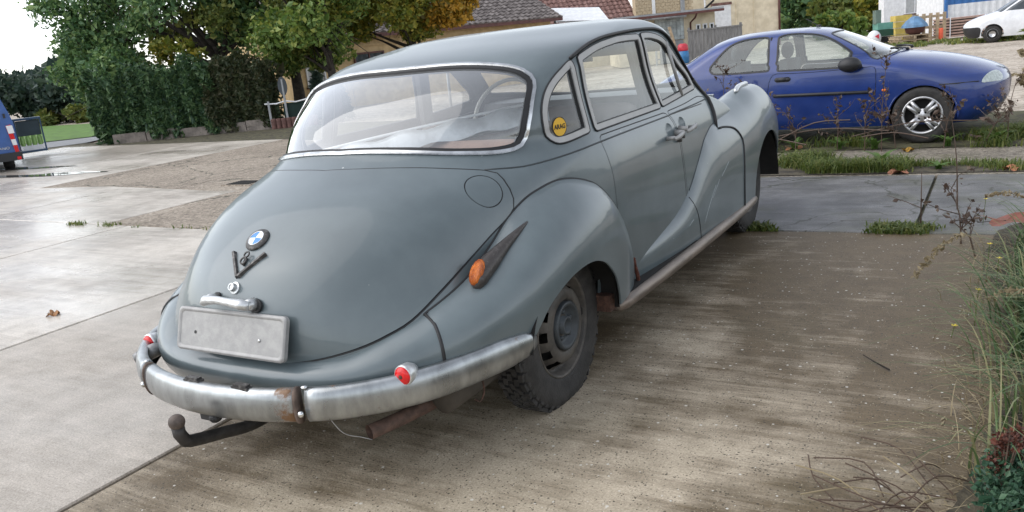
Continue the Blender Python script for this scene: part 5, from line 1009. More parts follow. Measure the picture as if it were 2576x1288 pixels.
# white workshop and blue container at far right
WB, l = bld('white_workshop', 'white workshop wall with a row of grey windows at upper right', (-3.0, 42.6), (-.42, 44.1)); l += .1; b = MB(); b.box((l/2, .3, 2.0), (l, .6, 4.4)); b.build('wall', M_WHITE, WB)
f = window(WB, 1.0, 2.95, .95, 2.3, -.02, M_PALEPANE, M_WHITE, 4); b = MB(); b.box((l-.02, -.06, 2), (.10, .1, 4.2)); b.build('corner_post', M_BROWN, WB)
CT = thing('blue_white_container', 'blue and white corrugated container behind the white van', 'container', (.02, 36.0, 0), .52)
M_CBLUE = mat('container_blue', (.03, .14, .38), rough=.5, var=.1)
def corrugated(x0, x1, z0, z1, m, nm, y=0):
    n = int((x1-x0)/.07); V = []
    for k in range(n+1): x = x0+(x1-x0)*k/n; yy = y+(.0, .0, .045, .045)[k % 4]; V += [(x, yy, z0), (x, yy, z1)]
    return obj(nm, V, [(2*k, 2*k+2, 2*k+3, 2*k+1) for k in range(n)], m, CT)
corrugated(0, 6, .0, 1.20, M_WHITE, 'lower_panel'); corrugated(0, 6, 1.20, 2.6, M_CBLUE, 'upper_panel'); b = MB(); b.box((3, 1.3, 1.3), (5.98, 2.3, 2.58)); b.build('box', M_WHITE, CT); b = MB(); b.box((.03, -.03, 1.3), (.10, .1, 2.6)); b.build('corner_post', M_CBLUE, CT)
# stacked timber panels
ST = thing('stacked_panels', 'stack of pinkish timber panels with dark gaps in front of the container', 'timber stack', (.22, 33.3, 0), .52); M_PINK = mat('pinkish_timber', (.40, .27, .22), rough=.8, var=.15)
for k in range(7):
    b = MB(); b.box((1.5, .5, .06+.105*k), (3.0, 1.0, .062)); b.build('panel', M_PINK, ST)
    if k < 6: b = MB(); b.box((1.5, .52, .112+.105*k), (2.96, .9, .04)); b.build('spacer', M_DARK, ST)
for x in (.15, 1.45): b = MB(); b.box((x, -.03, .40), (.03, .02, .78)); b.build('strap', M_WHITE, ST)
t = thing('orange_post', 'short orange bollard beside the stacked timber panels', 'bollard', (.14, 32.0, 0)); b = MB(); b.lathe([(.075, 0), (.075, .42), (.06, .44), (.0, .44)], n=14); b.build('tube', mat('orange_plastic', (.65, .09, .03), rough=.5), t, True); b = MB(); b.lathe([(.11, 0), (.11, .03), (0, .03)], n=14); b.build('foot', M_DARK, t)
def pallet(t, z=0, standing=False):
    for k in range(5):
        b = MB(); (b.box((-.5+.25*k, 0, .5), (.12, .03, 1.0)) if standing else b.box((0, -.4+.2*k, z+.13), (1.2, .12, .025))); b.build('slat', M_WOOD, t)
    for k in range(3):
        b = MB(); (b.box((0, .06, .12+.38*k), (1.15, .10, .09)) if standing else b.box((-.52+.52*k, 0, z+.06), (.10, .9, .10))); b.build('bearer', M_WOOD, t)
t = thing('standing_pallet', 'grey wooden pallet standing on edge left of the orange bollard', 'pallet', (-.22, 32.2, 0), .5); pallet(t, standing=True)
t = thing('low_pallet', 'wooden pallet stack lying under the blue tarpaulin', 'pallet', (-.85, 31.5, 0), .5); pallet(t, 0); pallet(t, .16)
t = thing('covered_bin', 'brown tub under a blue tarpaulin on the pallets', 'bin', (-.70, 31.7, .30), .5); b = MB(); b.lathe([(.15, .0), (.30, .08), (.36, .30), (.36, .34), (0, .34)], n=18); b.build('tub', mat('dark_red_brown', (.09, .035, .03), rough=.7), t, True)
b = MB(); b.lathe([(.46, .26), (.44, .34), (.30, .50), (.12, .64), (0, .66)], n=9); b.build('tarpaulin', mat('blue_tarpaulin', (.10, .20, .33), rough=.55, var=.25, scale=4), t)
t = thing('yellow_crate', 'yellow board crate behind the blue tarpaulin', 'crate', (-1.35, 33.6, 0), .5)
for k in range(4): b = MB(); b.box((0, 0, .18+.24*k), (.62, .5, .22)); b.build('board', mat('yellow_board', (.55, .42, .10), rough=.7), t)
t = thing('green_bins', 'stacked green plastic crates left of the yellow crate', 'crate stack', (-1.85, 32.3, 0), .5)
for k, (z, h, m) in enumerate(((.16, .3, M_DARK), (.45, .24, mat('dark_green', (.02, .07, .04), rough=.5)), (.70, .24, mat('mint_plastic', (.12, .30, .24), rough=.5)))): b = MB(); b.box((0, 0, z), (.66-.05*k, .5, h)); b.build('crate', m, t)
b = MB(); b.box((-.22, 0, 1.05), (.2, .3, .5)); b.build('canister', mat('grey_green', (.12, .17, .14), rough=.6), t)
t = thing('white_sacks', 'white and red printed bag lying by the green crates', 'bag', (-2.1, 31.9, 0), .4); b = MB(); b.ball((0, 0, .28), (.26, .2, .30), 12, 8); b.build('bag', M_WHITE, t, True); b = MB(); b.add([(-.04, -.21, .36), (.12, -.20, .44), (.12, -.20, .26)], [(0, 1, 2)]); b.build('red_mark', mat('red_print', (.6, .03, .06), rough=.5), t)
# ================================================================== the white van far right
WC = thing('white_compact_van', 'white compact van with dark bumper at the upper right edge', 'van', (2.86, 27.8, 0)); M_VW = mat('white_van_paint', (.72, .73, .75), rough=.25, var=.06, coat=.3)
WH = Hull([[.16, .1, 3.3, .70, .70, .3, 3, .4], [.3, .0, 3.42, .74, .73, .3, 3, .5], [.5, .0, 3.45, .76, .75, .3, 3, .55], [.62, .0, 3.38, .76, .75, .3, 3, .6], [.72, .0, 3.20, .755, .745, .3, 3, .7], [.82, .0, 2.90, .745, .735, .3, 3, .7], [.88, .0, 2.62, .735, .725, .3, 3, .5], [1.0, .02, 2.42, .715, .71, .3, 3, .4], [1.2, .05, 2.10, .68, .675, .3, 3, .4], [1.38, .09, 1.80, .62, .62, .3, 2.8, .4], [1.46, .14, 1.62, .5, .5, .3, 2.4, .35], [1.49, .3, 1.4, .28, .28, .25, 2, .25], [1.5, .8, .9, .02, .02, .04, 2, .04]], blend=(1, .9))
wh_c = lambda X: np.stack([0*X[:, 0], np.clip(X[:, 1], .6, 2.6), 0*X[:, 2]+.5], 1); KW = CarKit(WH, wh_c, WC, 1.6, -1)
w1 = KW.loop(path([(.72, 1.0, .90), (.72, 2.35, .90)], [(.72, 2.35, .90), (.66, 1.80, 1.27)], [(.66, 1.80, 1.27), (.66, 1.0, 1.28)], [(.66, 1.0, 1.28), (.72, 1.0, .90)], step=.06)); a1 = KW.loop([(.74, 2.63+.30*math.cos(a), .25+.30*math.sin(a)) for a in np.linspace(-.3, math.pi+.3, 18)], 0); bp_ = KW.loop(path([(.72, 2.96, .18), (.74, 2.95, .46), (.62, 3.2, .48), (.1, 3.44, .48)], [(.1, 3.44, .48), (.1, 3.36, .2), (.72, 2.96, .18)], step=.06)); ww = KW.half([(0, 2.60, .91), (.5, 2.5, .91), (.66, 2.38, .92), (.6, 2.0, 1.2), (.5, 1.8, 1.36), (0, 1.83, 1.38)], True)
ABW, FCW = trim(WH, 70, 44, [('windscreen', ww), ('side_window', w1), (None, a1), ('bumper', bp_)], 3.8, 2.0)
for k, m in (('base', [M_VW, M_TRIM]), ('windscreen', [M_PANE, M_PANE])): KW.put(panel(WH, ABW, FCW[k], wh_c, both=True), 'body' if k == 'base' else k, m)
for sg in (0, 1):
    for k, m in (('side_window', [M_PANE, M_PANE]), ('bumper', [M_PLASTIC, M_PLASTIC])): KW.put(panel(WH, ABW, FCW[k], wh_c, mirror=sg, d0=.004), k, m)
    for u in (2.63, .6):
        b = MB(); P = KW.pts(np.array([((.66 if not sg else -.66), u, .25)]))[0]; b.lathe([(.16, .08), (.25, .07), (.26, .0), (.25, -.07), (.16, -.08)], P, 'y', 28); wo = b.build('wheel', M_RUBBER, WC, True); b = MB(); b.lathe([(0, .05), (.06, .05), (.07, .075), (.15, .075), (.165, .06)], (0, 0, 0), 'y', 24); b.V = [v*np.array([1, -1, 1])+P for v in b.V]; b.build('wheel_cover', M_SILVER, wo, True); b = MB(); b.lathe([(.15, -.083), (.09, -.085)], P, 'y', 20); b.build('dark_ring', M_DARK, wo)
b = MB(); b.ball(KW.pts(np.array([(.80, 2.25, .95)]))[0], (.08, .06, .07)); b.build('door_mirror', M_PLASTIC, WC, True); b = MB(); b.tube(KW.pts(np.array([(.768, .5, .58), (.768, 2.25, .55)])), .02, 6); b.build('side_moulding', M_PLASTIC, WC, True)
b = MB(); b.ball(KW.pts(np.array([(.55, 3.12, .66)]))[0], (.12, .10, .07)); b.build('headlamp', M_LAMP, WC, True)
# ================================================================== blue van cut off at the left edge
BV = thing('blue_panel_van', 'blue panel van with red and white tail lamp at the left edge', 'van', (-16.6, 6.6, 0), .0); M_BV = mat('blue_van_paint', (.035, .10, .30), rough=.3, var=.08, coat=.3)
# the tail faces the camera; local x to the right, y away from the camera
BV.location = (-15.15, 6.7, 0); BV.rotation_euler = (0, 0, 1.13)
def vanpt(x, y, z): return (x, y, z)
sec = [(-1.75, .24), (-.05, .24), (.0, .35), (.0, .95), (-.04, 1.15), (-.17, 1.60), (-.30, 1.92), (-.42, 2.02), (-1.35, 2.02), (-1.75, .95)]; k = len(sec)
V = [(x, y, z) for y in (0, 4.2) for x, z in sec]; b = MB(); b.add(V, [tuple(range(k)), tuple(range(2*k-1, k-1, -1))]+[(i, k+i, k+(i+1) % k, (i+1) % k) for i in range(k)]); b.build('body', M_BV, BV)
b = MB(); b.add([(-.26, -.012, .98), (-.30, -.012, 1.52), (-1.4, -.012, 1.55), (-1.5, -.012, .92)], [(0, 1, 2, 3)]); b.build('rear_window', M_PANE, BV)
b = MB(); b.add([(-.02, -.02, .36), (-.085, -.02, .36), (-.15, -.02, .90), (-.06, -.02, .92), (-.02, .12, .9), (.012, .12, .36)], [(0, 3, 2, 1), (0, 5, 4, 3)]); lm = b.build('tail_lamp', MATS['red_lens'], BV)
for z0, z1 in ((.50, .62), (.74, .90)): b = MB(); b.add([(-.02-.0*(z0), -.026, z0), (-.085-.11*(z0-.36), -.026, z0), (-.085-.11*(z1-.36), -.026, z1), (-.03, -.026, z1)], [(0, 3, 2, 1)]); b.build('white_lens', M_WHITE, lm)
b = MB(); b.box((-.85, -.06, .28), (1.74, .20, .16)); b.build('rear_bumper', M_PLASTIC, BV); b = MB(); b.box((-.05, -.165, .24), (.07, .015, .06)); b.build('reflector', MATS['red_lens'], BV)
for x in (-.22, -1.55): b = MB(); b.lathe([(.0, .11), (.16, .11), (.29, .1), (.30, 0), (.29, -.1), (0, -.11)], (x, .75, .29), 'x', 24); b.build('wheel', M_RUBBER, BV, True)
b = MB(); b.box((-.13, -.015, 1.10), (.04, .03, .09)); b.build('hinge', M_PLASTIC, BV); fr_ = (np.array((0., 0, 0)), np.array((1., 0, 0)), np.array((0, 0, 1.)), np.array((0, -1., 0)))
V_ = text_obj('model_lettering', 'MOVANO', .075, M_CHROME, None, fr_, (-.36, .455, .012), sx=1.15); V_.parent = BV
# mesh crate behind the van
CR = thing('mesh_crate_cart', 'blue wire mesh crate with green bottles beside the blue van', 'crate', (-18.35, 8.75, .12), 1.05); M_CRT = mat('dark_blue_metal', (.03, .07, .13), rough=.5)
for x in (-.28, .28):
    for y in (-.2, .2): b = MB(); b.box((x, y, .40), (.035, .035, .8)); b.build('post', M_CRT, CR)
for z in (.02, .80): b = MB(); b.box((0, 0, z), (.6, .46, .05)); b.build('frame', M_CRT, CR)
b = MB(); b.box((0, .0, .58), (.5, .38, .36)); b.build('dark_cover', mat('dark_sheet', (.03, .05, .06), rough=.6), CR)
for k in range(4): b = MB(); b.lathe([(.05, .16), (.055, .34), (.03, .40), (0, .40)], (-.19+.125*k, -.16, 0), 'z', 10); b.build('bottle', mat('green_bottle', (.22, .38, .10), rough=.3), CR, True)
b = MB(); b.box((0, -.2, .10), (.42, .03, .12)); b.build('label_plate', M_WHITE, CR)

# ================================================================== trees, hedge, weeds
M_BARK = mat('dark_bark', (.035, .028, .022), rough=.95, var=.4, scale=12, bump=.8, bscale=40)
G_DARK = leafmat('dark_green_leaves', [(0.049, 0.112, 0.049), (0.090, 0.179, 0.067), (0.139, 0.247, 0.084), (0.224, 0.313, 0.101)])
G_MID = leafmat('mid_green_leaves', [(0.069, 0.132, 0.028), (0.115, 0.194, 0.040), (0.170, 0.255, 0.053), (0.293, 0.317, 0.062)], .3)
G_YEL = leafmat('yellow_green_leaves', [(0.102, 0.144, 0.022), (0.168, 0.204, 0.029), (0.252, 0.252, 0.036), (0.396, 0.312, 0.042)], .35)
G_ORG = leafmat('golden_leaves', [(0.138, 0.115, 0.014), (0.299, 0.196, 0.017), (0.460, 0.253, 0.023), (0.552, 0.322, 0.046)], .4)
G_OLIVE = leafmat('olive_leaves', [(0.069, 0.103, 0.022), (0.110, 0.152, 0.033), (0.172, 0.207, 0.044), (0.262, 0.255, 0.055)], .3)
G_HEDGE = leafmat('hedge_leaves', [(0.024, 0.062, 0.031), (0.046, 0.102, 0.043), (0.077, 0.146, 0.056), (0.114, 0.185, 0.065)])
G_HEDGE2 = leafmat('browned_hedge_leaves', [(.026, .040, .018), (.042, .062, .024), (.065, .078, .032), (.095, .088, .045)])
G_FAR = leafmat('far_dark_leaves', [(0.025, 0.050, 0.041), (0.043, 0.074, 0.053), (0.066, 0.097, 0.059)])
def cards(C, size, rng, flat=.0, aspect=1.4, up=None):
    """one leaf card (a bent quad) per centre"""
    n = len(C); d = rng.normal(size=(n, 3)); d[:, 2] *= (1-flat); d /= np.linalg.norm(d, axis=1)[:, None]
    e = rng.normal(size=(n, 3)); e -= d*(e*d).sum(1)[:, None]; e /= np.linalg.norm(e, axis=1)[:, None]; nn = np.cross(d, e); s = (size*np.exp(rng.normal(-.05, .35, n)))[:, None]
    a = C-d*s*aspect/2; b = C+e*s*.42+nn*s*.08; c = C+d*s*aspect/2-nn*s*.10; f = C-e*s*.42+nn*s*.08
    V = np.stack([a, b, c, f], 1).reshape(-1, 3); i = np.arange(n)*4; return V, np.stack([i, i+1, i+2, i+3], 1)
def blob_points(blobs, n, rng, shell=.55):
    """points through a set of ellipsoids, thicker towards their skins, broken by gaps"""
    w = np.array([b[1][0]*b[1][1]*b[1][2] for b in blobs])**(2/3.); w /= w.sum(); out = []
    for (c, r), k in zip(blobs, rng.multinomial(n, w)):
        d = rng.normal(size=(k, 3)); d /= np.linalg.norm(d, axis=1)[:, None]; q = rng.uniform(0, 1, k)**(shell)
        lump = 1+.16*np.sin(d[:, 0]*7+c[0])*np.sin(d[:, 1]*6+c[1])+.12*np.sin(d[:, 2]*9+c[2]*3)
        out.append(np.array(c)+d*np.array(r)*(q*lump)[:, None])
    return np.concatenate(out)
def tree(name, label, base, trunk_h, blobs, n, size, m, group=None, limbs=9, tr=.16, extra=None, seed=1, cat='tree', lean=(0, 0)):
    rng = np.random.default_rng(seed); T = thing(name, label, cat, base, 0, group); b = MB(); top = np.array([lean[0], lean[1], trunk_h])
    b.tube(catmull([(0, 0, -.1), (.03, .02, trunk_h*.4), top], .3), np.linspace(tr*1.25, tr*.75, len(catmull([(0, 0, -.1), (.03, .02, trunk_h*.4), top], .3))), 9)
    tips = [np.array(c) for c, r in blobs]; rng.shuffle(tips)
    for k in range(min(limbs, len(tips))):
        s = top*rng.uniform(.65, 1.0); e = tips[k]; mid = (s+e)/2+rng.normal(size=3)*.15+np.array([0, 0, .1]); q = catmull([s, mid, e], .25); b.tube(q, np.linspace(tr*.5, tr*.08, len(q)), 6)
        for j in range(3):
            s2 = q[int(len(q)*rng.uniform(.4, .9))]; e2 = s2+rng.normal(size=3)*.6+np.array([0, 0, .2]); b.tube([s2, (s2+e2)/2+rng.normal(size=3)*.06, e2], [tr*.16, tr*.1, tr*.03], 5)
    b.build('trunk', M_BARK, T, True)
    C = blob_points(blobs, n, rng); V, F = cards(C, size, rng); o = obj('crown', V, F, m, T)
    if extra:
        for bl, k, mm in extra: C = blob_points(bl, k, rng); V, F = cards(C, size, rng); obj('leaf_cluster', V, F, mm, T)['kind'] = 'stuff'
    return T
def rblobs(seed, c, spread, r, n, zmin=None):
    rng = np.random.default_rng(seed); out = []
    for k in range(n):
        p = np.array(c)+rng.uniform(-1, 1, 3)*np.array(spread); q = r*rng.uniform(.65, 1.3); out.append((tuple(p), (q, q, q*.75)))
    return out
# the large dark tree over the hedge: its crown reaches far to the left
tree('dark_broadleaf_tree', 'large dark green broadleaf tree with forked trunk rising behind the hedge', (-17.7, 14.4, 0), 2.3, rblobs(3, (-1.2, -.6, 3.9), (2.8, 1.6, 1.5), .85, 26)+[((-3.0, -1.6, 2.9), (1.0, .9, .8)), ((-3.6, -2.0, 3.6), (.9, .9, .7)), ((-4.2, -2.3, 4.0), (.7, .7, .5)), ((-2.4, -1.4, 2.0), (.9, .8, .7))], 19000, .105, G_DARK, limbs=14, tr=.20, seed=11, extra=[(rblobs(5, (.0, -.6, 3.7), (2.2, .9, 1.0), .55, 14), 4200, G_OLIVE), (rblobs(51, (-.3, -1.2, 2.2), (1.2, .4, .25), .30, 6), 700, G_YEL)])
tree('leafy_corner_tree', 'dense dark tree at the left end of the hedge overhanging the lane', (-20.3, 12.6, 0), 1.5, rblobs(8, (0, 0, 2.2), (1.1, .9, .9), .75, 14), 8500, .10, G_DARK, limbs=8, tr=.14, seed=12)
tree('olive_tree', 'olive green tree with yellowing leaves behind the hedge right of the dark tree', (-15.6, 15.2, 0), 1.9, rblobs(9, (0, 0, 3.6), (1.5, 1.2, 1.3), .75, 16), 13000, .10, G_OLIVE, limbs=10, extra=[(rblobs(91, (.2, -.4, 2.1), (1.6, .8, .55), .6, 9), 4200, G_MID)], tr=.16, seed=13)
tree('yellowing_tree', 'yellow-green tree in front of the ochre house wall', (-12.9, 13.8, 0), 1.7, rblobs(14, (-.1, .1, 3.1), (1.25, 1.1, 1.0), .62, 17), 15000, .092, G_MID, limbs=11, tr=.12, seed=14, extra=[(rblobs(15, (-.2, -.3, 2.2), (1.0, .6, .5), .4, 8), 2600, G_MID), (rblobs(161, (-.9, .2, 1.75), (.5, .5, .4), .45, 5), 1600, G_OLIVE), (rblobs(16, (.2, .2, 3.4), (1.2, 1, .8), .5, 7), 1800, G_YEL)])
tree('golden_maple', 'golden autumn tree beside the grey tiled roof', (-12.7, 17.2, 0), 1.9, rblobs(17, (-.2, 0, 3.0), (1.35, 1.1, .9), .6, 16), 12000, .092, G_YEL, limbs=11, tr=.13, seed=15, extra=[(rblobs(18, (1.0, .5, 2.7), (.6, .5, .65), .50, 9), 5200, G_ORG)])
# far trees at left
for k, (x, y, h, mm, lb_, sd_) in enumerate(((-44.5, 21.2, 3.0, G_FAR, 'distant dark tree at the left edge above the blue van', 21), (-42.3, 24.2, 2.0, G_FAR, 'distant low dark tree between the blue van and the hedge', 22), (-40.0, 23.0, .9, G_OLIVE, 'distant yellowish bush behind the wire mesh crate', 23), (-38.0, 24.6, 1.4, G_FAR, 'distant dark bush close to the hedge end', 24), (-48.0, 17.0, 3.2, G_FAR, 'distant dark tree behind the blue van roof', 25))):
    tree('distant_tree', lb_, (x, y, -.1), h*.4, rblobs(30+k, (0, 0, h*.62), (1.9, 1.6, h*.34), h*.32+.25, 12), 3200, .24, mm, 'distant trees at left', limbs=5, tr=.12, seed=sd_)
# dark wood behind the workshops at right
for k, (x, y, h, r, mm, lb_) in enumerate(((-10.6, 56, 3.4, 1.5, G_DARK, 'dark tree right of the cream workshop corner'), (-8.6, 57.5, 4.2, 1.6, G_DARK, 'tall dark tree behind the blue hatchback roof'), (-7.2, 53, 2.6, 1.0, G_OLIVE, 'olive bush with golden leaves behind the hatchback windscreen'), (-5.6, 58, 4.4, 1.6, G_DARK, 'dark tree left of the white workshop'), (-4.3, 52, 2.2, 1.0, G_YEL, 'yellow-green bush beside the white workshop'), (-6.0, 49, 1.3, .9, G_MID, 'low green bush below the dark wood'))):
    tree('wood_tree', lb_, (x, y, -.1), h*.35, rblobs(60+k, (0, 0, h*.55), (r, r, h*.36), r*.62, 12), 3600, .26, mm, 'trees behind the workshops', limbs=6, tr=.14, seed=70+k)
# hedge: three clipped sections
hp_ = [(-19.0, 11.35), (-17.4, 12.0), (-15.9, 12.65), (-14.55, 13.25)]
for k in range(3):
    (xa, ya), (xb, yb) = hp_[k], hp_[k+1]; L_ = math.hypot(xb-xa, yb-ya); ang = math.atan2(yb-ya, xb-xa)
    H_ = thing('conifer_hedge', ('tall dark green hedge section at the lane end', 'dark green hedge section in the middle of the row', 'browned hedge section beside the round fence posts')[k], 'hedge', ((xa+xb)/2, (ya+yb)/2, 0), ang, 'hedge sections along the yard')
    rng = np.random.default_rng(90+k); n = 12000; C = np.stack([rng.uniform(-L_/2-.12, L_/2+.12, n), np.where(rng.uniform(0, 1, n) < .7, -.62+.35*rng.uniform(0, 1, n)**2, rng.uniform(-.6, .6, n)), 1.80*rng.uniform(0, 1, n)**.85], 1)
    C[:, 2] *= 1+.10*np.sin(C[:, 0]*4+k)+.06*np.sin(C[:, 0]*11); C[:, 1] += .09*np.sin(C[:, 0]*5+C[:, 2]*4)+.06*np.sin(C[:, 0]*13+k)
    V, F = cards(C, .078, rng, aspect=1.9); obj('foliage', V, F, G_HEDGE2 if k == 2 else G_HEDGE, H_); b = MB()
    for j in range(4): b.tube([(-L_/2+.3+j*L_/4, 0, -.05), (-L_/2+.3+j*L_/4, .05, 1.5)], [.05, .02], 6)
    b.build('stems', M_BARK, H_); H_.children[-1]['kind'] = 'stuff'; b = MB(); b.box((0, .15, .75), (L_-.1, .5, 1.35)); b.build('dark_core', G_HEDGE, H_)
# kerb stones in front of the hedge, round timber posts to their right
M_KERB = mat('old_kerb_concrete', (.22, .19, .165), rough=.9, var=.25, scale=6, bump=.4)
kp = [(-18.3, 10.9), (-17.45, 11.32), (-16.6, 11.72), (-15.75, 12.12), (-14.9, 12.5), (-14.15, 12.75)]
for k in range(5):
    (xa, ya), (xb, yb) = kp[k], kp[k+1]; t = thing('kerb_stone', 'concrete kerb stone %s along the hedge' % ('at the left end', 'second from the left', 'in the middle', 'second from the right', 'beside the round posts')[k], 'kerb', ((xa+xb)/2, (ya+yb)/2, 0), math.atan2(yb-ya, xb-xa), 'kerb stones along the hedge'); b = MB(); b.box((0, 0, .09), (math.hypot(xb-xa, yb-ya)-.03, .16, .26+.04*math.sin(k*2))); b.build('stone', M_KERB, t)
M_POST = mat('red_brown_palisade', (.12, .06, .05), rough=.85, var=.3, scale=9)
for k in range(9):
    t = thing('palisade_post', 'short round red-brown edging post in the row beside the hedge', 'post', (-14.02+.115*k*1.05, 12.05+.062*k*1.05+.55, 0), 0, 'round edging posts'); b = MB(); b.lathe([(.07, -.05), (.072, .20), (.06, .225), (0, .23)], n=12); b.build('log', M_POST, t, True)
SG = thing('traffic_sign_back', 'grey round sign seen from behind on a post near the house', 'sign', (-13.8, 12.9, 0), .75); b = MB(); b.tube([(0, 0, 0), (0, 0, 1.2)], .03, 8); b.build('post', M_GREYM, SG); b = MB(); b.lathe([(0, -.02), (.19, -.02), (.19, .0), (0, .0)], (0, 0, 1.02), 'y', 20); b.V[-1] = b.V[-1]*np.array([.62, 1, 1.25])+np.array((0, 0, -.25)); b.build('disc', mat('dark_grey_sign', (.06, .07, .08), rough=.6), SG)
FN = thing('chain_barrier', 'low white chain barrier with dark netting in front of the house', 'fence', (-13.9, 12.75, 0), .6)
for x in (-.25, .18, .75): b = MB(); b.box((x, 0, .35), (.05, .05, .66)); b.build('post', M_GREYM, FN)
b = MB(); b.tube([(-.35, 0, .62), (-.05, 0, .60), (.18, 0, .65), (.45, 0, .60), (.85, 0, .66)], .02, 6); b.build('rail', M_WHITE, FN); b = MB(); b.box((.45, .05, .33), (.7, .02, .52)); b.build('netting', mat('dark_green_net', (.012, .03, .025), rough=.9), FN)
for k, (x, y, h) in enumerate(((-13.55, 13.9, 1.25), (-13.05, 14.1, 1.05))):
    rng = np.random.default_rng(140+k); t = thing('small_cypress', ('taller', 'shorter')[k]+' dark cypress shrub in front of the house wall', 'shrub', (x, y, 0)); n = 1500; z = rng.uniform(.05, 1, n); a = rng.uniform(0, 6.283, n); r = .26*(1-z**1.6)+.03; C = np.stack([r*np.cos(a), r*np.sin(a), z*h], 1); V, F = cards(C, .08, rng, aspect=2); obj('foliage', V, F, G_FAR, t); b = MB(); b.tube([(0, 0, 0), (0, 0, h*.8)], [.03, .01], 6); b.build('stem', M_BARK, t)
TR_ = thing('garden_trellis', 'thin wooden trellis leaning on the ochre house wall', 'trellis', (-16.9, 18.4, 0), 1.19)
for x in (0, .22, .44): b = MB(); b.tube([(.2+x*.7, -.1, 0), (x, -.05, 1.15)], .02, 6); b.build('lath', M_WOOD, TR_)
# ------------------------------------------------------------------ grass and weeds
G_GRASS = leafmat('fresh_grass', [(0.05, 0.085, 0.015), (0.09, 0.135, 0.025), (0.14, 0.18, 0.035), (0.21, 0.21, 0.06)], .35)
G_LONG = leafmat('long_grey_green_grass', [(0.039, 0.085, 0.026), (0.078, 0.137, 0.046), (0.130, 0.189, 0.072), (0.286, 0.260, 0.130)], .25)
G_DRY = leafmat('dry_straw', [(.20, .155, .085), (.30, .24, .14), (.38, .31, .19)], .2)
G_DEAD = leafmat('dead_brown_stalks', [(.05, .032, .022), (.085, .052, .036), (.12, .085, .058)], .1)
G_BROAD = leafmat('broad_weed_leaves', [(.05, .11, .02), (.085, .16, .03), (.13, .21, .05)], .3)
def blades(base, h, w, lean, rng, seg=5, droop=1.0, az=None):
    """curved tapering blades: base n x 3"""
    n = len(base); a = rng.uniform(0, 6.283, n) if az is None else az; d = np.stack([np.cos(a), np.sin(a), 0*a], 1); sd_ = np.stack([-np.sin(a), np.cos(a), 0*a], 1); V = []
    for k in range(seg+1):
        t = k/seg; P = base+d*(lean*t**1.8)[:, None]+np.array([0, 0, 1])*(h*(t-.42*droop*t**3))[:, None]; ww = (w*(1-t**1.5)*.5+.0004)[:, None]; V += [P-sd_*ww, P+sd_*ww]
    V = np.stack(V, 1).reshape(-1, 3); m = 2*(seg+1); i = np.arange(n)*m; F = np.concatenate([np.stack([i+2*k, i+2*k+1, i+2*k+3, i+2*k+2], 1) for k in range(seg)]); return V, F
def inside(poly, n, rng):
    P = np.array(poly); lo, hi = P.min(0), P.max(0); out = np.zeros((0, 2))
    while len(out) < n: q = rng.uniform(lo, hi, (n, 2)); out = np.concatenate([out, q[inpoly(P, q)]])
    return out[:n]
def grass(name, label, poly, n, h, w, m, seed, hvar=.5, clump=None, lean=.6):
    rng = np.random.default_rng(seed); q = inside(poly, n*4, rng)
    nz = np.array([mnoise.noise(Vector((x*2.1, y*2.1, seed))) for x, y in q]); q = q[np.argsort(-nz+rng.uniform(-.25, .25, len(q)))[:n]]; hh = h*rng.uniform(1-hvar, 1+hvar, n)
    V, F = blades(np.c_[q, np.full(n, .0)], hh, w*rng.uniform(.6, 1.3, n), hh*lean*rng.uniform(.2, 1.2, n), rng, 4); o = obj(name, V, F, m); return tag(o, label, 'grass', kind='stuff')
grass('short_grass', 'short green grass strip crossing the damp concrete right of the saloon', [(.0, 4.9), (1.5, 4.95), (1.55, 5.3), (1.1, 5.6), (.6, 5.75), (.0, 5.72)], 4200, .12, .008, G_GRASS, 201, hvar=.7, lean=1.0)
grass('strip_grass', 'thin grass in the joint at the right', [(1.4, 4.92), (3.4, 5.0), (3.4, 5.3), (1.4, 5.4)], 1500, .07, .008, G_GRASS, 202)
grass('parking_grass', 'ragged grass along the parking edge below the blue hatchback', [(-.8, 6.2), (.5, 6.25), (3.2, 6.2), (3.6, 6.9), (2.6, 7.4), (1.9, 6.75), (.5, 6.6), (-.8, 6.7)], 6000, .13, .010, G_GRASS, 203, hvar=.75, lean=1.0)
grass('joint_weeds', 'low weeds growing in the joint between brown and grey concrete', [(.35, 2.80), (2.2, 2.80), (2.3, 3.0), (1.5, 3.05), (.35, 2.92)], 1500, .05, .010, G_GRASS, 204, lean=1.0)
grass('yard_joint_weeds', 'small weeds in the joint of the left yard slabs', [(-6.6, 2.36), (-4.2, 2.36), (-4.2, 2.46), (-6.6, 2.50)], 170, .05, .010, G_GRASS, 205, lean=.9)
grass('lot_grass', 'straggly grass on the far sandy lot below the pallets', [(-3, 29.5), (3, 26.5), (6, 26), (6, 28.5), (0, 31.5), (-3, 31.5)], 3500, .14, .04, G_OLIVE, 206)
def broadleaf(name, label, base, n, r, seed, m=G_BROAD, group=None, up=.5):
    """rosette of broad leaves, each a bent blade"""
    rng = np.random.default_rng(seed); T = thing(name, label, 'weed', base, 0, group)
    for k in range(n):
        V, F = blades(np.array([[0, 0, .005]]), np.array([r*up*rng.uniform(.7, 1.3)]), np.array([r*.32]), np.array([r*rng.uniform(.7, 1.2)]), rng, 6, 1.2, np.array([k*6.283/n+rng.uniform(-.3, .3)])); obj('leaf', V, F, m, T, True)
    return T
broadleaf('dandelion_plant', 'bright green broad-leaved weed in the short grass strip', (1.28, 5.25, 0), 9, .22, 301, up=.9); broadleaf('dandelion_plant', 'flat green weed rosette right of the short grass strip', (1.75, 5.1, 0), 8, .16, 302)
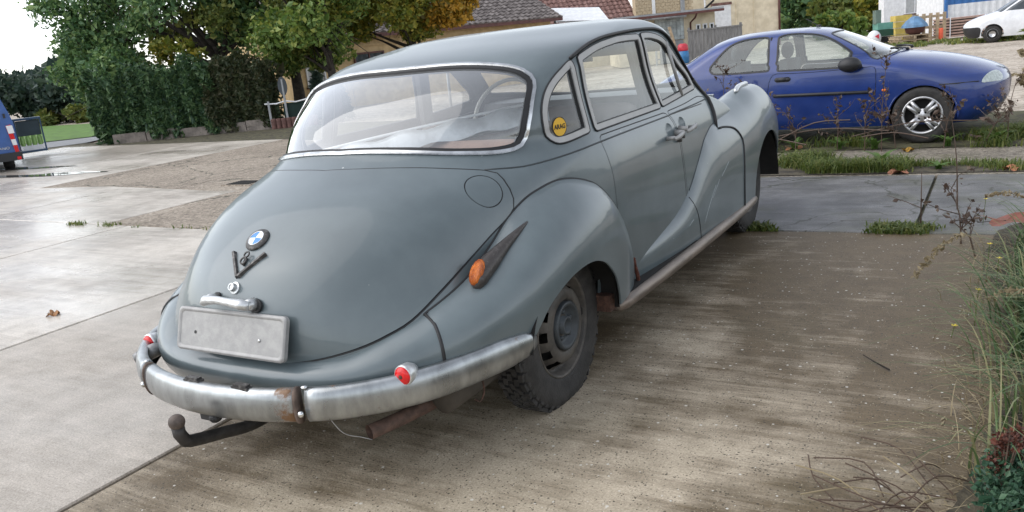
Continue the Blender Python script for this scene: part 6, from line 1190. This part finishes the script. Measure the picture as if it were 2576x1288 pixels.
for k, (x, y) in enumerate(((-.35, 6.35), (.3, 6.4), (.75, 6.35), (1.1, 6.3), (1.75, 6.35), (2.15, 6.5), (2.5, 6.8))): broadleaf('leafy_weed', 'leafy green weed in the ragged grass below the blue hatchback', (x, y, 0), 9, .19, 310+k, group='leafy weeds along the parking edge', up=.9)
def stalk(name, label, base, h, seed, m=G_DEAD, group=None, branches=9, pods=6, lean=(0, 0), cat='dry weed', pod=.014):
    rng = np.random.default_rng(seed); T = thing(name, label, cat, base, 0, group); b = MB(); top = np.array([lean[0], lean[1], h]); q = catmull([(0, 0, 0), (lean[0]*.3+rng.normal()*.02, lean[1]*.3+rng.normal()*.02, h*.55), top], .06); b.tube(q, np.linspace(.006, .002, len(q)), 5); C = []
    for k in range(branches):
        s = q[int(len(q)*rng.uniform(.25, .95))]; e = s+np.array([rng.normal()*.11, rng.normal()*.11, rng.uniform(.04, .2)]); mid = (s+e)/2+rng.normal(size=3)*.015; b.tube([s, mid, e], [.003, .0025, .001], 4); C += [s+(e-s)*rng.uniform(.3, 1.05)+rng.normal(size=3)*.012 for _ in range(pods)]
    b.build('stem', m, T); V, F = cards(np.array(C), pod*2, rng); o = obj('seed_heads', V, F, m, T); o['kind'] = 'stuff'; return T
for k, (x, y, h, lx) in enumerate(((-.45, 6.25, .95, .05), (-.25, 6.15, .72, -.1), (-.62, 6.2, .62, .05), (-.05, 6.2, .48, .15), (.75, 6.25, .5, .0), (1.02, 6.2, .62, .1), (1.18, 6.15, .85, .04), (1.3, 6.25, .55, -.15), (1.72, 6.25, .5, .1), (2.25, 6.45, .6, .05), (.35, 6.2, .42, -.1), (2.05, 6.3, .38, .2))):
    stalk('dry_weed', 'dry brown weed stalk standing in front of the blue hatchback', (x, y, 0), h, 330+k, group='dry weeds before the blue hatchback', lean=(lx, .0), branches=11)
for k, (x0, y0, x1, y1, z1) in enumerate(((.05, 6.3, 1.25, 6.1, .18), (.2, 6.2, .9, 6.1, .30), (.9, 6.2, 2.0, 6.3, .22), (1.0, 6.15, 1.6, 6.05, .10), (-.3, 6.2, .5, 6.0, .08))):
    t = thing('dry_branch', 'thin dry branch fallen across the grass below the blue hatchback', 'branch', (x0, y0, .03), 0, 'fallen dry branches'); b = MB(); b.tube(catmull([(0, 0, .12), ((x1-x0)*.5, (y1-y0)*.5, .1+z1*.6), (x1-x0, y1-y0, z1)], .1), .006, 5); b.build('twig', G_DEAD, t)
for k, (x, y, s, rz, m) in enumerate(((.28, 6.42, .10, .3, (.36, .17, .08)), (1.42, 6.12, .06, 1.0, (.35, .20, .03)), (1.46, 4.93, .09, 2.0, (.28, .12, .07)), (2.24, 2.62, .14, .5, (.24, .085, .06)), (2.28, 5.02, .08, 1.2, (.33, .13, .06)), (-3.05, .15, .045, .2, (.30, .14, .05)))):
    t = thing('fallen_leaf', ('curled orange leaf at the edge of the ragged grass', 'small yellow leaf under the blue hatchback nose', 'brown leaf at the end of the short grass strip', 'large red-brown maple leaf on the right weeds', 'orange leaf on the concrete at the far right edge', 'small orange leaf on the left yard slab')[k], 'leaf', (x, y, .012 if k != 3 else .14), rz); V = []; n = 22
    for j in range(n): a = 2*math.pi*j/n; r = s*(.55+.45*abs(math.cos(2.5*a))); V.append((r*math.cos(a), r*math.sin(a), .018*math.sin(3*a)+s*.15*math.cos(a)**2))
    obj('blade', [(0, 0, .0)]+V, [(0, 1+j, 1+(j+1) % n) for j in range(n)], mat('leaf_tone_%d' % k, m, rough=.7, var=.2, scale=30), t); b = MB(); b.tube([(0, 0, .003), (-s*1.1, .01, .004)], .002, 4); b.build('stalk', M_BARK, t)
# long grass along the right edge, with the dry heads hanging over the concrete
rng = np.random.default_rng(401); bs = []; az = []
for cx, cy, k, r in ((2.34, 1.35, 100, .14), (2.30, .78, 55, .12), (2.40, 1.9, 70, .15), (2.31, .28, 35, .1), (2.5, 2.4, 50, .18), (2.22, -.12, 22, .07), (2.5, 1.1, 160, .2), (2.5, .3, 90, .2), (2.45, 3.0, 40, .15)):
    q = np.c_[rng.normal(cx, r*.5, k), rng.normal(cy, r*.6, k), np.zeros(k)]; bs.append(q); az.append(rng.normal(math.pi, 1.15, k))
bs = np.concatenate(bs); az = np.concatenate(az); n = len(bs); hh = rng.uniform(.22, .52, n); V, F = blades(bs, hh, rng.uniform(.005, .010, n), hh*rng.uniform(.2, 1.25, n), rng, 7, 1.1, az); tag(obj('long_grass', V, F, G_LONG), 'long arching grey-green grass along the right edge', 'grass', kind='stuff')
k = 420; q = np.c_[rng.normal(2.28, .11, k), rng.uniform(-.3, 2.7, k), np.zeros(k)]; hh = rng.uniform(.06, .22, k); V, F = blades(q, hh, rng.uniform(.002, .004, k), hh*rng.uniform(.8, 2.2, k), rng, 5, 1.5, rng.normal(math.pi, 1.3, k)); tag(obj('dry_grass', V, F, G_DRY), 'thin dry straw lying along the edge of the right bed', 'grass', kind='stuff')
k = 6500; q = np.c_[2.30+abs(rng.normal(0, .18, k)), rng.uniform(.8, 2.3, k), .14*rng.uniform(0, 1, k)**1.5]; V, F = cards(q, .016, rng, aspect=2.2); tag(obj('ground_herbs', V, F, leafmat('dark_herb', [(.015, .04, .012), (.03, .07, .02), (.055, .10, .03)])), 'dark green low herbs among the long grass at right', 'plant', kind='stuff')
def seedhead(label, pts, seed):
    rng = np.random.default_rng(seed); T = thing('grass_seed_head', label, 'grass', pts[0]); q = catmull(np.array(pts)-np.array(pts[0]), .02); b = MB(); b.tube(q, np.linspace(.0022, .0012, len(q)), 5); b.build('stem', G_DRY, T); k = q[int(len(q)*.55):]; C = np.repeat(k, 7, 0)+rng.normal(size=(len(k)*7, 3))*.006; V, F = cards(C, .014, rng, aspect=2.2); o = obj('seeds', V, F, G_DRY, T); o['kind'] = 'stuff'
seedhead('drooping dry grass seed head hanging over the concrete at right', [(2.2, 1.7, .0), (2.1, 1.66, .28), (1.98, 1.60, .26), (1.87, 1.52, .12)], 501); seedhead('pale grass seed head beside the red-brown maple leaf', [(2.42, 2.55, 0), (2.36, 2.6, .24), (2.25, 2.62, .30), (2.14, 2.64, .28)], 502); seedhead('straw coloured seed head at the right edge below the herbs', [(2.4, .95, 0), (2.34, .98, .22), (2.26, 1.0, .24), (2.18, 1.0, .2)], 503)
for k, (x, y, h, lx) in enumerate(((2.02, 2.62, .32, -.06), (2.10, 2.35, .2, -.12), (1.96, 3.55, .62, -.05), (1.78, 3.0, .36, 0))): stalk('bare_stalk', ('knobbly dark stalk at the joint beside the right weeds', 'leaning dark stalk over the right concrete edge', 'tall thin bare stalk crossing the damp concrete', 'short thin stalk growing in the joint')[k], (x, y, 0), h, 520+k, branches=5 if k < 2 else 1, pods=9 if k < 2 else 2, lean=(lx, 0), pod=.010)
for k, (x, y, z) in enumerate(((2.16, 1.85, .20), (2.2, 1.45, .24), (2.13, 1.22, .16), (2.05, 1.05, .05), (2.12, 3.1, .16))):
    t = thing('yellow_flower', 'tiny yellow flower on a thin stem in the right weeds', 'flower', (x, y, 0), 0, 'yellow flowers'); b = MB(); b.tube([(0, 0, 0), (.01, .01, z)], .0015, 4); b.build('stem', G_GRASS, t); b = MB()
    for j in range(5): a = j*1.257; b.add([(.01, .01, z), (.01+.011*math.cos(a-.4), .01+.011*math.sin(a-.4), z+.004), (.01+.014*math.cos(a), .01+.014*math.sin(a), z+.005), (.01+.011*math.cos(a+.4), .01+.011*math.sin(a+.4), z+.004)], [(0, 1, 2, 3)])
    b.build('petals', mat('petal_yellow', (.75, .6, .04), rough=.6), t)
# small bush with rusty seed heads in the lower right corner, dead twigs beside it
rng = np.random.default_rng(600); T = thing('spurge_bush', 'small blue-green bush with rusty red seed tops in the lower right corner', 'plant', (2.235, -.30, 0)); T.scale = (.85, .85, .85); G_SPURGE = leafmat('blue_green_leaves', [(.02, .06, .035), (.04, .10, .055), (.075, .15, .08)], .25)
C = blob_points([((.02, .02, .10), (.10, .12, .10)), ((.06, .12, .12), (.11, .11, .10)), ((.02, -.12, .08), (.10, .10, .08)), ((.14, -.02, .14), (.12, .12, .12))], 3600, rng, .5); C[:, 2] = np.maximum(C[:, 2], .01); V, F = cards(C, .0135, rng, aspect=1.4); obj('foliage', V, F, G_SPURGE, T)
C = blob_points([((.0, .06, .22), (.035, .035, .05)), ((.04, .04, .26), (.03, .03, .045)), ((.08, .09, .20), (.04, .04, .05)), ((-.02, .03, .17), (.03, .03, .03))], 620, rng, .6); V, F = cards(C, .013, rng, aspect=1.2); obj('rusty_tops', V, F, leafmat('rusty_tops', [(.05, .018, .012), (.10, .03, .018), (.15, .05, .03)], .1), T); b = MB()
for k in range(7): e = C[rng.integers(len(C))]; b.tube([(rng.normal()*.03, rng.normal()*.03, 0), e*.5+np.array([.0, .0, .03]), e], [.004, .003, .002], 5)
b.build('stems', G_DEAD, T)
for k in range(22):
    x, y = 2.03+rng.normal()*.07, -.30+rng.normal()*.10; l = rng.uniform(.10, .30); a = rng.uniform(2.2, 4.1); t = thing('dead_twig', 'dead grey-brown twig on the ground beside the corner bush', 'twig', (x, y, .006), a, 'dead twigs in the corner'); b = MB(); b.tube(catmull([(0, 0, 0), (l*.5, rng.normal()*.03, rng.uniform(.01, .06)), (l, rng.normal()*.03, rng.uniform(.0, .05))], .04), [rng.uniform(.002, .005)]*len(catmull([(0, 0, 0), (l*.5, 0, 0), (l, 0, 0)], .04)) if False else .0022, 5); b.build('wood', G_DEAD if k % 6 else G_DRY, t)
t = thing('lone_twig', 'single dark twig lying on the concrete right of the car', 'twig', (1.86, .62, .008), 2.3); b = MB(); b.tube([(0, 0, 0), (.08, .01, .006), (.17, 0, .002)], [.004, .003, .002], 5); b.build('wood', M_BARK, t)
# shaggy dry bush at the far right edge
stalk('hanging_weed', 'tall faded weed plant at the right edge before the white van', (2.62, 9.6, 0), 1.1, 640, m=G_OLIVE, branches=34, pods=16, lean=(-.12, 0), pod=.035)
stalk('hanging_weed', 'shorter brown weed plant at the right edge beside the hatchback nose', (2.55, 8.6, 0), .62, 641, m=G_DRY, branches=26, pods=14, lean=(-.05, 0), pod=.03)

k = 1100; q = np.c_[2.24-abs(rng.normal(0, .09, k)), rng.uniform(-.4, 2.8, k), np.full(k, .003)]; V, F = cards(q, .007, rng, flat=.93, aspect=4.0); V[:, 2] = .003+np.abs(V[:, 2]-.003)*.25; tag(obj('dry_litter', V, F, G_DRY), 'dry straw bits and moss litter scattered along the right edge of the concrete', 'litter', kind='stuff')
# far wood closing the horizon all round
rng = np.random.default_rng(700); k = 26000; a = rng.uniform(0, 6.283, k); r = 120+rng.uniform(-6, 10, k); h = 4.2+1.8*np.sin(a*9)+1.2*np.sin(a*23+1)+.8*np.sin(a*51); C = np.stack([r*np.sin(a), 10+r*np.cos(a), h*rng.uniform(0, 1, k)**.7], 1)
V, F = cards(C, 1.35, rng); tag(obj('far_wood', V, F, G_FAR), 'far dark wood along the horizon', 'wood', kind='stuff')
